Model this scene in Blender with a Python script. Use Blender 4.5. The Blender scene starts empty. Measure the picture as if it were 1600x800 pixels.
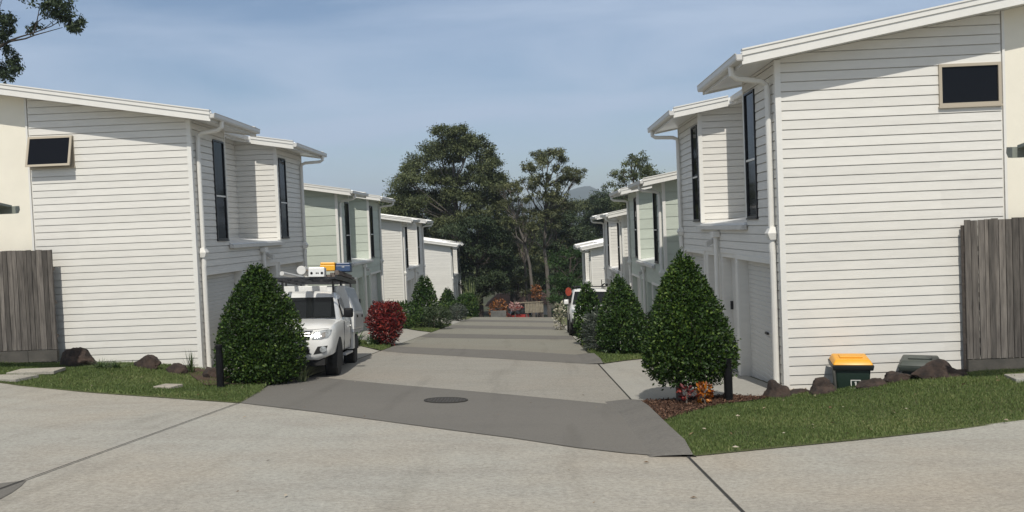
import bpy, bmesh, math, random
import numpy as np
from mathutils import Vector, Matrix
random.seed(7); RNG = np.random.default_rng(11)
SC = bpy.context.scene
COL = SC.collection
R = math.radians

# ------------------------------------------------------------------ materials
def mat(name, col, rough=0.6, var=0.0, vscale=6.0, bump=0.0, bscale=40.0, metal=0.0, spec=0.5, col2=None, stretch=None, detail=6.0):
    m = bpy.data.materials.new(name); m.use_nodes = True
    nt = m.node_tree; N = nt.nodes; L = nt.links
    b = N['Principled BSDF']
    b.inputs['Roughness'].default_value = rough
    b.inputs['Metallic'].default_value = metal
    b.inputs['Specular IOR Level'].default_value = spec
    b.inputs['Base Color'].default_value = (*col, 1)
    tc = N.new('ShaderNodeTexCoord'); mp = N.new('ShaderNodeMapping')
    L.new(tc.outputs['Object'], mp.inputs['Vector'])
    if stretch: mp.inputs['Scale'].default_value = stretch
    if var > 0 or col2:
        n = N.new('ShaderNodeTexNoise'); n.inputs['Scale'].default_value = vscale; n.inputs['Detail'].default_value = detail
        n.inputs['Roughness'].default_value = 0.65
        L.new(mp.outputs[0], n.inputs['Vector'])
        r = N.new('ShaderNodeValToRGB')
        a = col2 if col2 else tuple(c*(1-var) for c in col)
        c = col if col2 else tuple(min(1, c*(1+var)) for c in col)
        r.color_ramp.elements[0].position = 0.32; r.color_ramp.elements[1].position = 0.68
        r.color_ramp.elements[0].color = (*a, 1); r.color_ramp.elements[1].color = (*c, 1)
        L.new(n.outputs['Fac'], r.inputs['Fac']); L.new(r.outputs['Color'], b.inputs['Base Color'])
    if bump > 0:
        n2 = N.new('ShaderNodeTexNoise'); n2.inputs['Scale'].default_value = bscale; n2.inputs['Detail'].default_value = 5
        L.new(mp.outputs[0], n2.inputs['Vector'])
        bp = N.new('ShaderNodeBump'); bp.inputs['Strength'].default_value = bump; bp.inputs['Distance'].default_value = 0.02
        L.new(n2.outputs['Fac'], bp.inputs['Height']); L.new(bp.outputs['Normal'], b.inputs['Normal'])
    return m

def leaf_mat(name, c_dark, c_mid, c_light, rough=0.45, trans=0.25, spec=0.5):
    """tint attribute (random per leaf) picks the leaf's own colour"""
    m = bpy.data.materials.new(name); m.use_nodes = True
    nt = m.node_tree; N = nt.nodes; L = nt.links
    b = N['Principled BSDF']; out = N['Material Output']
    b.inputs['Roughness'].default_value = rough; b.inputs['Specular IOR Level'].default_value = spec
    a = N.new('ShaderNodeAttribute'); a.attribute_name = 'tint'
    r = N.new('ShaderNodeValToRGB')
    e = r.color_ramp.elements
    e[0].position = 0.0; e[0].color = (*c_dark, 1); e[1].position = 1.0; e[1].color = (*c_light, 1)
    x = e.new(0.55); x.color = (*c_mid, 1)
    L.new(a.outputs['Fac'], r.inputs['Fac']); L.new(r.outputs['Color'], b.inputs['Base Color'])
    if trans > 0:
        t = N.new('ShaderNodeBsdfTranslucent'); L.new(r.outputs['Color'], t.inputs['Color'])
        mx = N.new('ShaderNodeMixShader'); mx.inputs[0].default_value = trans
        L.new(b.outputs[0], mx.inputs[1]); L.new(t.outputs[0], mx.inputs[2]); L.new(mx.outputs[0], out.inputs['Surface'])
    return m

def concrete(name, base, dark, tan, speck=0.35, patch=0.5):
    m = bpy.data.materials.new(name); m.use_nodes = True
    nt = m.node_tree; N = nt.nodes; L = nt.links
    b = N['Principled BSDF']; b.inputs['Roughness'].default_value = 0.85; b.inputs['Specular IOR Level'].default_value = 0.3
    tc = N.new('ShaderNodeTexCoord')
    def noise(scale, det=6, stretch=None, rough=0.6):
        n = N.new('ShaderNodeTexNoise'); n.inputs['Scale'].default_value = scale; n.inputs['Detail'].default_value = det
        n.inputs['Roughness'].default_value = rough
        if stretch:
            mp = N.new('ShaderNodeMapping'); mp.inputs['Scale'].default_value = stretch
            L.new(tc.outputs['Object'], mp.inputs[0]); L.new(mp.outputs[0], n.inputs['Vector'])
        else: L.new(tc.outputs['Object'], n.inputs['Vector'])
        return n
    def ramp(n, p0, p1, c0=(0,0,0), c1=(1,1,1)):
        r = N.new('ShaderNodeValToRGB'); e = r.color_ramp.elements
        e[0].position = p0; e[1].position = p1; e[0].color = (*c0, 1); e[1].color = (*c1, 1)
        L.new(n.outputs['Fac'], r.inputs['Fac']); return r
    def mix(fac, a, bb, mode='MIX'):
        x = N.new('ShaderNodeMix'); x.data_type = 'RGBA'; x.blend_type = mode
        for s, v in ((x.inputs[0], fac), (x.inputs[6], a), (x.inputs[7], bb)):
            if hasattr(v, 'outputs') or hasattr(v, 'is_linked'): L.new(v, s)
            elif isinstance(v, tuple): s.default_value = (*v, 1)
            else: s.default_value = v
        return x.outputs[2]
    big = ramp(noise(0.16, 5), 0.42, 0.60)
    c = mix(big.outputs[0], base, tan)
    streak = ramp(noise(1.2, 9, (0.6, 1.5, 1), 0.72), 0.46, 0.78)
    st = N.new('ShaderNodeMath'); st.operation = 'MULTIPLY'; st.inputs[1].default_value = patch
    L.new(streak.outputs[0], st.inputs[0])
    c = mix(st.outputs[0], c, dark)
    tyre = ramp(noise(1.9, 5, (1.1, 0.07, 1), 0.55), 0.56, 0.78, (1,1,1), (0.80,0.795,0.785))
    c = mix(1.0, c, tyre.outputs[0], 'MULTIPLY')
    blot = ramp(noise(2.6, 2), 0.70, 0.78, (1,1,1), (0.80,0.79,0.77))
    c = mix(1.0, c, blot.outputs[0], 'MULTIPLY')
    fine = ramp(noise(26, 8, (0.9, 1.15, 1), 0.75), 0.30, 0.72, (1-speck,)*3, (1+speck*0.35,)*3)
    c = mix(1.0, c, fine.outputs[0], 'MULTIPLY')
    pits = ramp(noise(70, 3), 0.30, 0.40, (0.62,)*3, (1, 1, 1))
    c = mix(1.0, c, pits.outputs[0], 'MULTIPLY')
    L.new(c, b.inputs['Base Color'])
    bp = N.new('ShaderNodeBump'); bp.inputs['Strength'].default_value = 0.35; bp.inputs['Distance'].default_value = 0.01
    L.new(noise(60, 6).outputs['Fac'], bp.inputs['Height']); L.new(bp.outputs[0], b.inputs['Normal'])
    return m

M = {}
M['wall_white'] = mat('white weatherboard paint', (0.715, 0.695, 0.645), 0.6, var=0.045, vscale=2.2, bump=0.05, bscale=18, stretch=(1, 1, 5))
M['trim_white'] = mat('white trim paint', (0.74, 0.725, 0.68), 0.5, var=0.03, vscale=4)
M['render_cream'] = mat('cream render', (0.80, 0.755, 0.64), 0.85, var=0.035, vscale=2.0, bump=0.12, bscale=120)
M['wall_green'] = mat('sage weatherboard paint', (0.50, 0.545, 0.475), 0.55, var=0.04, vscale=2.2, stretch=(1, 1, 4))
M['garage'] = mat('garage door paint', (0.60, 0.585, 0.545), 0.55, var=0.03, vscale=2)
M['roof_metal'] = mat('white roof sheeting', (0.80, 0.80, 0.79), 0.4, var=0.04, vscale=1.5)
M['gutter'] = mat('painted gutter steel', (0.60, 0.59, 0.56), 0.4, var=0.05, vscale=5)
M['glass'] = mat('dark window glass', (0.008, 0.009, 0.012), 0.06, spec=0.14)
M['frame_dark'] = mat('black aluminium', (0.02, 0.02, 0.022), 0.4)
M['frame_tan'] = mat('beige aluminium', (0.44, 0.385, 0.30), 0.45)
M['porch_metal'] = mat('grey green porch steel', (0.23, 0.25, 0.22), 0.45, var=0.1)
M['lamp_dark'] = mat('dark brown lamp shade', (0.06, 0.05, 0.045), 0.45, var=0.15)
M['concrete'] = concrete('weathered concrete', (0.430, 0.420, 0.378), (0.29, 0.265, 0.235), (0.43, 0.385, 0.320), speck=0.42, patch=0.6)
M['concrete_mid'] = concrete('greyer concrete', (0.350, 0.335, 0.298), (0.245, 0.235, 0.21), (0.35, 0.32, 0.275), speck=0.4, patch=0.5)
M['concrete_far'] = concrete('grazing-darkened grey concrete', (0.268, 0.260, 0.220), (0.205, 0.198, 0.170), (0.262, 0.245, 0.205), speck=0.3, patch=0.4)  # darkest road slab, part of its tone is grazing-light darkening put into the colour
M['band'] = concrete('charcoal concrete', (0.165, 0.157, 0.142), (0.128, 0.122, 0.113), (0.178, 0.168, 0.152), speck=0.16, patch=0.35)
M['kerb'] = concrete('grey kerb', (0.168, 0.160, 0.145), (0.118, 0.112, 0.103), (0.186, 0.176, 0.160), speck=0.3, patch=0.6)
M['drive'] = concrete('driveway concrete', (0.39, 0.38, 0.345), (0.30, 0.29, 0.265), (0.40, 0.38, 0.335), speck=0.25)
M['joint'] = mat('dark joint filler', (0.035, 0.033, 0.03), 0.9)
M['soil'] = mat('turf soil', (0.075, 0.10, 0.032), 0.95, vscale=3.5, col2=(0.075, 0.062, 0.035), bump=0.6, bscale=50)
M['turf'] = mat('short turf', (0.120, 0.150, 0.050), 0.95, vscale=2.2, col2=(0.095, 0.100, 0.042), bump=0.8, bscale=70)
M['mulch'] = mat('bark mulch', (0.105, 0.056, 0.036), 0.95, vscale=22, col2=(0.035, 0.022, 0.016), bump=1.0, bscale=60)
M['rock'] = mat('brown basalt', (0.070, 0.047, 0.036), 0.97, vscale=6, col2=(0.016, 0.013, 0.012), bump=1.0, bscale=16)
M['sleeper'] = mat('concrete sleeper', (0.115, 0.105, 0.09), 0.9, vscale=2.6, col2=(0.05, 0.048, 0.042), bump=0.3)
M['paling'] = mat('weathered paling', (0.185, 0.165, 0.145), 0.9, vscale=3.0, col2=(0.065, 0.058, 0.052), stretch=(9, 9, 0.7), bump=0.4, bscale=8)
def per_board(m, lo=0.55, hi=1.35):
    nt = m.node_tree; N = nt.nodes; L = nt.links; b = N['Principled BSDF']
    g = N.new('ShaderNodeNewGeometry'); mr = N.new('ShaderNodeMapRange'); mr.inputs['To Min'].default_value = lo; mr.inputs['To Max'].default_value = hi
    L.new(g.outputs['Random Per Island'], mr.inputs['Value'])
    src = b.inputs['Base Color'].links[0].from_socket
    x = N.new('ShaderNodeMix'); x.data_type = 'RGBA'; x.blend_type = 'MULTIPLY'; x.inputs[0].default_value = 1.0
    L.new(src, x.inputs[6]); L.new(mr.outputs[0], x.inputs[7]); L.new(x.outputs[2], b.inputs['Base Color'])
per_board(M['paling'])
per_board(M['wall_white'], 0.955, 1.03); per_board(M['wall_green'], 0.95, 1.03)
M['black'] = mat('black plastic', (0.008, 0.008, 0.009), 0.5, spec=0.2)
M['rubber'] = mat('tyre rubber', (0.018, 0.018, 0.018), 0.8, bump=0.3, bscale=60)
M['alloy'] = mat('alloy rim', (0.45, 0.45, 0.46), 0.35, metal=0.8)
M['carwhite'] = mat('white car paint', (0.72, 0.72, 0.70), 0.22, var=0.03, vscale=3)
M['canopy'] = mat('white canopy panel', (0.70, 0.70, 0.68), 0.4, var=0.04, vscale=3)
M['alu'] = mat('brushed aluminium', (0.50, 0.52, 0.55), 0.35, metal=0.6, var=0.06)
M['chrome'] = mat('chrome', (0.7, 0.7, 0.7), 0.12, metal=1.0)
M['lamp_glass'] = mat('headlamp lens', (0.30, 0.32, 0.33), 0.06, var=0.5, vscale=16)
M['carglass'] = mat('dark car glass', (0.010, 0.012, 0.013), 0.05, spec=0.3)
M['under'] = mat('underbody', (0.015, 0.015, 0.015), 0.8)
M['pvc'] = mat('white pvc', (0.62, 0.61, 0.58), 0.4, var=0.06)
M['timber'] = mat('grey timber', (0.14, 0.115, 0.10), 0.85, var=0.35, vscale=4, stretch=(8, 1, 8))
M['timber_pale'] = mat('pale timber', (0.27, 0.235, 0.175), 0.85, var=0.3, vscale=4)
M['yellow'] = mat('yellow plastic', (0.80, 0.40, 0.02), 0.4)
M['blue'] = mat('blue plastic', (0.035, 0.07, 0.15), 0.4)
M['bin_green'] = mat('dark green bin plastic', (0.010, 0.024, 0.016), 0.45)
M['bin_rim'] = mat('black green bin rim', (0.016, 0.020, 0.020), 0.45)
M['bin_lid'] = mat('yellow bin lid', (0.78, 0.36, 0.012), 0.38, var=0.06, vscale=8)
M['bin_grey'] = mat('faded green bin lid', (0.050, 0.060, 0.052), 0.5, var=0.2)
M['iron'] = mat('cast iron', (0.055, 0.05, 0.045), 0.7, bump=0.5, bscale=30)
M['bark'] = mat('grey bark', (0.20, 0.17, 0.14), 0.9, vscale=3, col2=(0.08, 0.068, 0.058), stretch=(3, 3, 0.6), bump=0.5, bscale=6)
M['bark_dark'] = mat('dark bark', (0.075, 0.06, 0.05), 0.9, vscale=3, col2=(0.03, 0.025, 0.02), stretch=(3, 3, 0.6))
M['bark_pale'] = mat('pale gum bark', (0.17, 0.15, 0.128), 0.85, vscale=2, col2=(0.06, 0.052, 0.044), stretch=(2, 2, 0.5))
M['orange'] = mat('orange red plastic', (0.40, 0.055, 0.022), 0.5, vscale=11, col2=(0.20, 0.03, 0.015))
M['brown_roof'] = mat('brown roof tiles', (0.12, 0.070, 0.055), 0.85, var=0.3, vscale=8)
M['far_wall'] = mat('distant wall', (0.58, 0.54, 0.48), 0.85, var=0.15, vscale=0.6)
M['red'] = mat('red car paint', (0.35, 0.03, 0.02), 0.25)
M['stonewall'] = mat('grey block wall', (0.20, 0.20, 0.19), 0.9, vscale=1.6, col2=(0.09, 0.09, 0.085))
M['hill'] = mat('forested hill', (0.030, 0.045, 0.028), 0.95, var=0.4, vscale=0.01)
M['land'] = mat('valley land', (0.045, 0.060, 0.026), 0.95, vscale=0.15, col2=(0.06, 0.05, 0.03))
LM = {
 'lilly': leaf_mat('glossy shrub leaf', (0.012, 0.026, 0.007), (0.034, 0.072, 0.013), (0.150, 0.215, 0.036), 0.5, 0.15, 0.22),
 'lilly2': leaf_mat('shrub leaf', (0.014, 0.032, 0.009), (0.042, 0.090, 0.019), (0.150, 0.215, 0.045), 0.46, 0.18, 0.35),
 'gum': leaf_mat('gum leaf', (0.034, 0.048, 0.022), (0.100, 0.122, 0.052), (0.225, 0.240, 0.105), 0.55, 0.22, 0.3),
 'gum2': leaf_mat('olive gum leaf', (0.040, 0.050, 0.024), (0.118, 0.132, 0.060), (0.26, 0.26, 0.12), 0.55, 0.22, 0.3),
 'dark': leaf_mat('dark tree leaf', (0.020, 0.034, 0.017), (0.050, 0.076, 0.036), (0.115, 0.145, 0.064), 0.55, 0.2, 0.3),
 'green': leaf_mat('green tree leaf', (0.016, 0.036, 0.011), (0.040, 0.088, 0.024), (0.095, 0.160, 0.042), 0.5, 0.2, 0.3),
 'croton': leaf_mat('red leaf', (0.030, 0.006, 0.007), (0.16, 0.016, 0.018), (0.42, 0.07, 0.045), 0.4, 0.2),
 'croton2': leaf_mat('orange leaf', (0.09, 0.012, 0.01), (0.50, 0.16, 0.012), (0.75, 0.34, 0.03), 0.4, 0.2),
 'rust': leaf_mat('rust leaf', (0.10, 0.035, 0.012), (0.33, 0.12, 0.03), (0.52, 0.23, 0.06), 0.5, 0.2),
 'silver': leaf_mat('silver leaf', (0.035, 0.045, 0.035), (0.085, 0.105, 0.085), (0.20, 0.22, 0.17), 0.5, 0.2),
 'cream': leaf_mat('variegated leaf', (0.12, 0.12, 0.07), (0.42, 0.40, 0.30), (0.70, 0.67, 0.55), 0.5, 0.2),
 'strap': leaf_mat('strappy leaf', (0.018, 0.040, 0.013), (0.045, 0.090, 0.025), (0.11, 0.16, 0.05), 0.4, 0.2),
 'reed': leaf_mat('cane leaf', (0.06, 0.085, 0.03), (0.15, 0.19, 0.075), (0.34, 0.36, 0.19), 0.5, 0.25),
 'grass': leaf_mat('grass blade', (0.055, 0.088, 0.027), (0.138, 0.190, 0.058), (0.33, 0.325, 0.150), 0.6, 0.25, 0.3),
}

# ------------------------------------------------------------------ mesh helpers
class MB:
    def __init__(s, f=None): s.v = []; s.f = []; s.T = f
    def add(s, vs, fs):
        o = len(s.v)
        s.v += [s.T(*p) if s.T else tuple(p) for p in vs]
        s.f += [tuple(i+o for i in q) for q in fs]
    def box(s, a, b):
        (x0, y0, z0), (x1, y1, z1) = a, b
        s.add([(x0,y0,z0),(x1,y0,z0),(x1,y1,z0),(x0,y1,z0),(x0,y0,z1),(x1,y0,z1),(x1,y1,z1),(x0,y1,z1)],
              [(0,3,2,1),(4,5,6,7),(0,1,5,4),(1,2,6,5),(2,3,7,6),(3,0,4,7)])
    def prism(s, base, top):
        n = len(base)
        s.add(list(base)+list(top), [tuple(range(n))[::-1], tuple(range(n, 2*n))]+[(i,(i+1)%n,(i+1)%n+n,i+n) for i in range(n)])
    def tube(s, path, r, n=8, cap=True):
        P = [Vector(p) for p in path]; k = len(P)
        rr = r if isinstance(r, (list, tuple)) else [r]*k
        vs = []; up = None
        for i in range(k):
            d = (P[min(i+1, k-1)]-P[max(i-1, 0)])
            if d.length < 1e-9: d = Vector((0,0,1))
            d.normalize()
            if up is None: up = Vector((1,0,0)) if abs(d.x) < 0.8 else Vector((0,1,0))
            a = (up-d*up.dot(d)); a.normalize(); up = a; b = d.cross(a)
            for j in range(n):
                t = 2*math.pi*j/n; vs.append(tuple(P[i]+(a*math.cos(t)+b*math.sin(t))*rr[i]))
        fs = [(i*n+j, i*n+(j+1)%n, (i+1)*n+(j+1)%n, (i+1)*n+j) for i in range(k-1) for j in range(n)]
        if cap: fs += [tuple(range(n))[::-1], tuple(range((k-1)*n, k*n))]
        s.add(vs, fs)
    def lathe(s, prof, c=(0,0,0), axis='z', n=20):
        vs = []
        for r, h in prof:
            for j in range(n):
                t = 2*math.pi*j/n; a, b = r*math.cos(t), r*math.sin(t)
                p = {'z': (a,b,h), 'x': (h,a,b), 'y': (a,h,b)}[axis]
                vs.append((c[0]+p[0], c[1]+p[1], c[2]+p[2]))
        k = len(prof)
        fs = [(i*n+j, i*n+(j+1)%n, (i+1)*n+(j+1)%n, (i+1)*n+j) for i in range(k-1) for j in range(n)]
        fs += [tuple(range(n))[::-1], tuple(range((k-1)*n, k*n))]
        s.add(vs, fs)
    def build(s, name, m, parent=None, smooth=False, loc=None, fix=True, bevel=0.0, segs=2):
        me = bpy.data.meshes.new(name); me.from_pydata(s.v, [], s.f)
        if fix or bevel:
            bm = bmesh.new(); bm.from_mesh(me)
            if bevel:
                bmesh.ops.remove_doubles(bm, verts=bm.verts, dist=1e-5)
                es = [e for e in bm.edges if len(e.link_faces) == 2 and e.calc_face_angle(0) > 0.5]
                bmesh.ops.bevel(bm, geom=es, offset=bevel, segments=segs, affect='EDGES', profile=0.5, clamp_overlap=True)
            bmesh.ops.recalc_face_normals(bm, faces=bm.faces)
            bm.to_mesh(me); bm.free()
        o = bpy.data.objects.new(name, me); COL.objects.link(o); me.materials.append(m)
        if smooth: smooth_mesh(me)
        if parent: o.parent = parent
        if loc: o.location = loc
        return o

def smooth_mesh(me, ang=35):
    for p in me.polygons: p.use_smooth = True
    try: me.set_sharp_from_angle(angle=R(ang))
    except Exception: pass

def tag(o, label=None, cat=None, group=None, kind=None):
    if label: o['label'] = label
    if cat: o['category'] = cat
    if group: o['group'] = group
    if kind: o['kind'] = kind
    return o
def empty(name, loc, rz=0, label=None, cat=None, group=None):
    o = bpy.data.objects.new(name, None); COL.objects.link(o); o.location = loc; o.rotation_euler = (0, 0, rz)
    o.empty_display_size = 0.2
    return tag(o, label, cat, group)
def copy_tree(o, parent=None):
    c = o.copy(); COL.objects.link(c); c.parent = parent
    for ch in list(o.children): copy_tree(ch, c)
    return c

# ------------------------------------------------------------------ terrain
def sstep(a, b, x):
    t = np.clip((x-a)/(b-a), 0, 1); return t*t*(3-2*t)
def H(x, y):
    x = np.asarray(x, float); y = np.asarray(y, float)
    yc = np.clip(y, -30, None)
    zy = -0.08*np.clip(yc, None, 60.5)
    zy = zy-0.17*np.clip(yc-60.5, 0, 13) - 0.05*np.clip(yc-73.5, 0, 100) - 0.02*np.clip(yc-173, 0, 500)
    z = zy-0.04*np.clip(x, -12, 1.5)
    # driveways fall towards the lower houses on the downhill side
    z = z-0.08*np.clip(x-1.5, 0, 2.6)*sstep(16, 24, y)
    z = z+0.35*np.clip(-4.6-x, 0, 2.5)/2.5*sstep(26, 46, y)*(1-sstep(56, 62, y))
    # lawn mounds in front of the two nearest end walls
    z = z+0.20*sstep(3.6, 6.4, x)*sstep(8.9, 11.6, y)*(1-sstep(12.3, 12.75, y)*(1-sstep(6.2, 6.5, x)))*(1-sstep(16, 20, x))*(1-sstep(14, 16, y))
    z = z+0.08*sstep(3.2, 4.8, x)*sstep(9.5, 11.4, y)*(1-sstep(12.2, 12.6, y))
    z = z-0.40*sstep(4.1, 4.4, x)*(1-sstep(6.1, 6.45, x))*sstep(12.15, 12.45, y)*(1-sstep(13.2, 14.0, y))
    z = z+0.14*(1-sstep(-8.2, -6.6, x))*sstep(13.8, 16.0, y)*(1-sstep(17.0, 18.5, y))*sstep(-20, -16, x)
    return z
def hz(x, y): return float(H(x, y))

def sheet(name, poly, dz, m, step=1.0, kind='structure', thick=0.0):
    bm = bmesh.new()
    vs = [bm.verts.new((p[0], p[1], 0)) for p in poly]
    bm.faces.new(vs)
    xs = [p[0] for p in poly]; ys = [p[1] for p in poly]
    for ax, lo, hi in ((0, min(xs), max(xs)), (1, min(ys), max(ys))):
        t = lo+step
        while t < hi-1e-3:
            co = (t, 0, 0) if ax == 0 else (0, t, 0); no = (1, 0, 0) if ax == 0 else (0, 1, 0)
            bmesh.ops.bisect_plane(bm, geom=bm.verts[:]+bm.edges[:]+bm.faces[:], plane_co=co, plane_no=no)
            t += step
    bmesh.ops.triangulate(bm, faces=bm.faces)
    for v in bm.verts: v.co.z = hz(v.co.x, v.co.y)+dz
    if thick:
        ed = [e for e in bm.edges if len(e.link_faces) == 1]
        g = bmesh.ops.extrude_edge_only(bm, edges=ed)
        for v in g['geom']:
            if isinstance(v, bmesh.types.BMVert): v.co.z -= thick
    bmesh.ops.recalc_face_normals(bm, faces=bm.faces)
    me = bpy.data.meshes.new(name); bm.to_mesh(me); bm.free()
    if me.polygons and sum(p.normal.z*p.area for p in me.polygons) < 0: me.flip_normals()
    me.materials.append(m)
    o = bpy.data.objects.new(name, me); COL.objects.link(o)
    if kind: o['kind'] = kind
    return o

def terrain():
    def ax(lo, hi, near, step):
        a = list(np.arange(near[0], near[1]+1e-6, step)); s = step
        t = near[1]
        while t < hi: s *= 1.22; t += s; a.append(min(t, hi))
        s = step; t = near[0]
        while t > lo: s *= 1.22; t -= s; a.insert(0, max(t, lo))
        return np.array(a)
    X = ax(-2600, 2600, (-14, 14), 0.5); Y = ax(-60, 4200, (5, 90), 0.5)
    gx, gy = np.meshgrid(X, Y); z = H(gx, gy)-0.012
    # keep the soil well under the rising lawn sheets and gently rolling far away
    far = sstep(160, 900, gy)
    z = z+far*(6*np.sin(gx/170.0+1)*np.sin(gy/230.0))
    nx, ny = len(X), len(Y)
    v = np.stack([gx, gy, z], -1).reshape(-1, 3)
    i = np.arange(ny-1)[:, None]*nx+np.arange(nx-1)[None, :]
    f = np.stack([i, i+1, i+nx+1, i+nx], -1).reshape(-1, 4)
    me = bpy.data.meshes.new('ground'); me.from_pydata(v.tolist(), [], f.tolist())
    for p in me.polygons: p.use_smooth = True
    me.materials.append(M['land'])
    o = bpy.data.objects.new('ground', me); COL.objects.link(o); o['kind'] = 'structure'
terrain()

XL, XR = -4.45, 1.42            # road edges
road = [(-45,-12),(45,-12),(45,24.5),(6.9,10.05),(3.3,8.85),(1.48,8.3),(XR,8.3),(XR,61.5),(XL,61.5),(XL,12.2),(-7.24,13.4),(-9.67,14.6),(-45,31)]
sheet('road', road, 0.0, M['concrete'], 1.5)
# separate slabs between the bands, their colour also darkened for the grazing light
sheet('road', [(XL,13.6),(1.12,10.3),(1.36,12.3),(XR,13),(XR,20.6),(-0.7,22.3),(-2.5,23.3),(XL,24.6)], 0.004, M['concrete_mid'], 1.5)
sheet('road', [(XL,24.6),(-2.5,23.3),(-0.7,22.3),(XR,20.6),(XR,61.5),(XL,61.5)], 0.004, M['concrete_far'], 1.5)
# charcoal bands across the road
bands = [
 [(-4.84,15.18),(-4.43,12.2),(-2.99,11.24),(-1.09,9.84),(-0.31,9.29),(0.38,8.72),(0.88,8.42),(1.12,8.32),(1.10,12.2),(0.09,12.95),(-1.07,13.78),(-2.77,14.92),(-4.23,16.03)],
 [(-4.4,23.6),(-3.63,22.79),(-2.33,21.88),(-0.61,20.64),(1.2,19.35),(1.2,22.2),(-0.7,23.96),(-2.63,24.74),(-4.4,25.8)],
 [(-4.4,31.6),(-3.76,30.97),(1.4,30.0),(1.4,32.6),(-4.18,34.4),(-4.4,34.4)],
 [(-4.4,40.0),(1.3,38.6),(1.4,41.6),(-4.4,44.0)],
 [(-4.4,50.2),(1.4,48.0),(1.4,51.2),(-4.4,54.0)],
]
for b in bands: sheet('road_band', b, 0.008, M['band'], 1.5)
sheet('road_band', [(-4.92, 6.89), (-4.61, 6.92), (-4.46, 7.05), (-4.37, 6.83), (-4.3, 6.59), (-4.26, 6.38), (-4.31, 6.01)], 0.005, M['band'], 1.5)
def joint(a, b, w=0.016):
    ax, ay = a; bx, by = b; d = math.hypot(bx-ax, by-ay); nx, ny = -(by-ay)/d*w/2, (bx-ax)/d*w/2
    sheet('road_joint', [(ax-nx,ay-ny),(bx-nx,by-ny),(bx+nx,by+ny),(ax+nx,ay+ny)], 0.012, M['joint'], 1.5)
joint((-4.50, 2.0), (-4.44, 12.2)); joint((1.52, 2.0), (1.47, 8.28), 0.022)
joint((1.43, 12.2), (1.44, 19.2), 0.02); joint((-4.46, 16.2), (-4.46, 23.4))
# driveways
sheet('driveway', [(1.45,12.35),(2.9,12.75),(3.3,12.62),(3.95,13.0),(3.95,21.9),(3.0,21.6),(1.45,19.4)], 0.003, M['drive'], 1.0)
sheet('driveway', [(1.9,24.6),(3.95,24.6),(3.95,32.6),(1.45,32.6),(1.45,27.6)], 0.003, M['drive'], 1.0)
sheet('driveway', [(1.45,35.2),(3.95,35.2),(3.95,44),(1.45,44)], 0.003, M['drive'], 1.0)
sheet('driveway', [(-4.87,15.3),(-7.15,17.3),(-7.15,26.4),(-5.7,26.3),(-4.48,23.7),(-4.48,16.4)], 0.003, M['drive'], 1.0)
sheet('driveway', [(-4.48,27.0),(-7.15,29.6),(-7.15,39.2),(-5.4,36.4),(-4.48,35.5)], 0.003, M['drive'], 1.0)
sheet('driveway', [(-4.48,44.2),(-7.15,45.5),(-7.15,53.6),(-4.48,53.6)], 0.003, M['drive'], 1.0)
# dark mountable kerb at the corner of the lawn and the first band
def kerb(pts):
    mb = MB(); prof = [(-0.46, 0.0), (-0.26, 0.018), (-0.06, 0.085), (0.05, 0.095), (0.10, 0.0)]
    n = len(pts)
    vs = []
    for i, (x, y) in enumerate(pts):
        e = 0.15 if i in (0,) else (0.35 if i == n-1 else 1.0)
        for dx, dz in prof: vs.append((x+dx, y, hz(x+dx, y)+0.010+max(0, dz-0.008)*e+(0.004 if dz else -0.02)))
    k = len(prof)
    mb.add(vs, [(i*k+j, i*k+j+1, (i+1)*k+j+1, (i+1)*k+j) for i in range(n-1) for j in range(k-1)])
    o = mb.build('kerb', M['kerb'], smooth=True); o['kind'] = 'structure'
kerb([(1.47,8.25),(1.47,8.7),(1.46,9.5),(1.46,10.5),(1.46,11.4),(1.42,12.0),(1.36,12.5)])
kerb([(1.50,19.3),(1.48,19.8),(1.47,20.6),(1.46,21.6),(1.40,22.4)])
# garden beds and lawns
lawnR = [(1.52,8.275),(3.3,8.815),(6.9,10.015),(12,11.87),(12,12.75),(6.5,12.75),(6.3,12.3),(4.4,12.4),(3.5,12.3),(2.4,11.6),(1.56,10.5)]
sheet('lawn', lawnR, 0.008, M['turf'], 0.4)
bedR = [(1.56,10.5),(2.4,11.6),(3.5,12.3),(2.9,12.72),(1.45,12.36),(1.48,11.9)]
sheet('garden_bed', bedR, 0.035, M['mulch'], 0.3)
sheet('garden_bed', [(4.4,12.4),(6.3,12.3),(6.6,12.75),(6.6,13.05),(4.0,13.05),(3.4,12.5)], 0.012, M['mulch'], 0.25)
lawnL = [(-4.42,12.165),(-7.24,13.365),(-9.67,14.565),(-14,16.62),(-14,17.4),(-7.1,17.4),(-5.4,14.6),(-4.9,14.9),(-4.60,13.7)]
sheet('lawn', lawnL, 0.008, M['turf'], 0.5)
sheet('garden_bed', [(-5.75,14.2),(-4.7,14.55),(-4.95,15.25),(-7.1,17.2),(-7.1,16.6)], 0.05, M['mulch'], 0.4)
stripL = [(-5.7,26.25),(-4.44,23.75),(-4.44,25.1),(-4.7,26.9),(-5.4,27.8),(-7.1,29.4),(-7.1,26.6)]
sheet('lawn', stripL, 0.02, M['turf'], 0.6)
stripL2 = [(-4.44,35.6),(-5.4,36.5),(-7.1,39.3),(-7.1,45.3),(-4.44,44.0)]
sheet('lawn', stripL2, 0.02, M['turf'], 0.8)
stripL3 = [(-4.44,53.7),(-7.1,53.7),(-10,72),(-4.44,66)]
sheet('lawn', stripL3, 0.02, M['turf'], 1.5)
stripR = [(1.58,19.4),(3.0,21.65),(3.95,22.0),(3.95,24.5),(1.9,24.5),(1.5,27.3),(1.5,22.4)]
sheet('lawn', stripR, 0.02, M['turf'], 0.6)
stripR2 = [(1.5,32.7),(3.95,32.7),(3.95,35.1),(1.5,35.1)]
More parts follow.
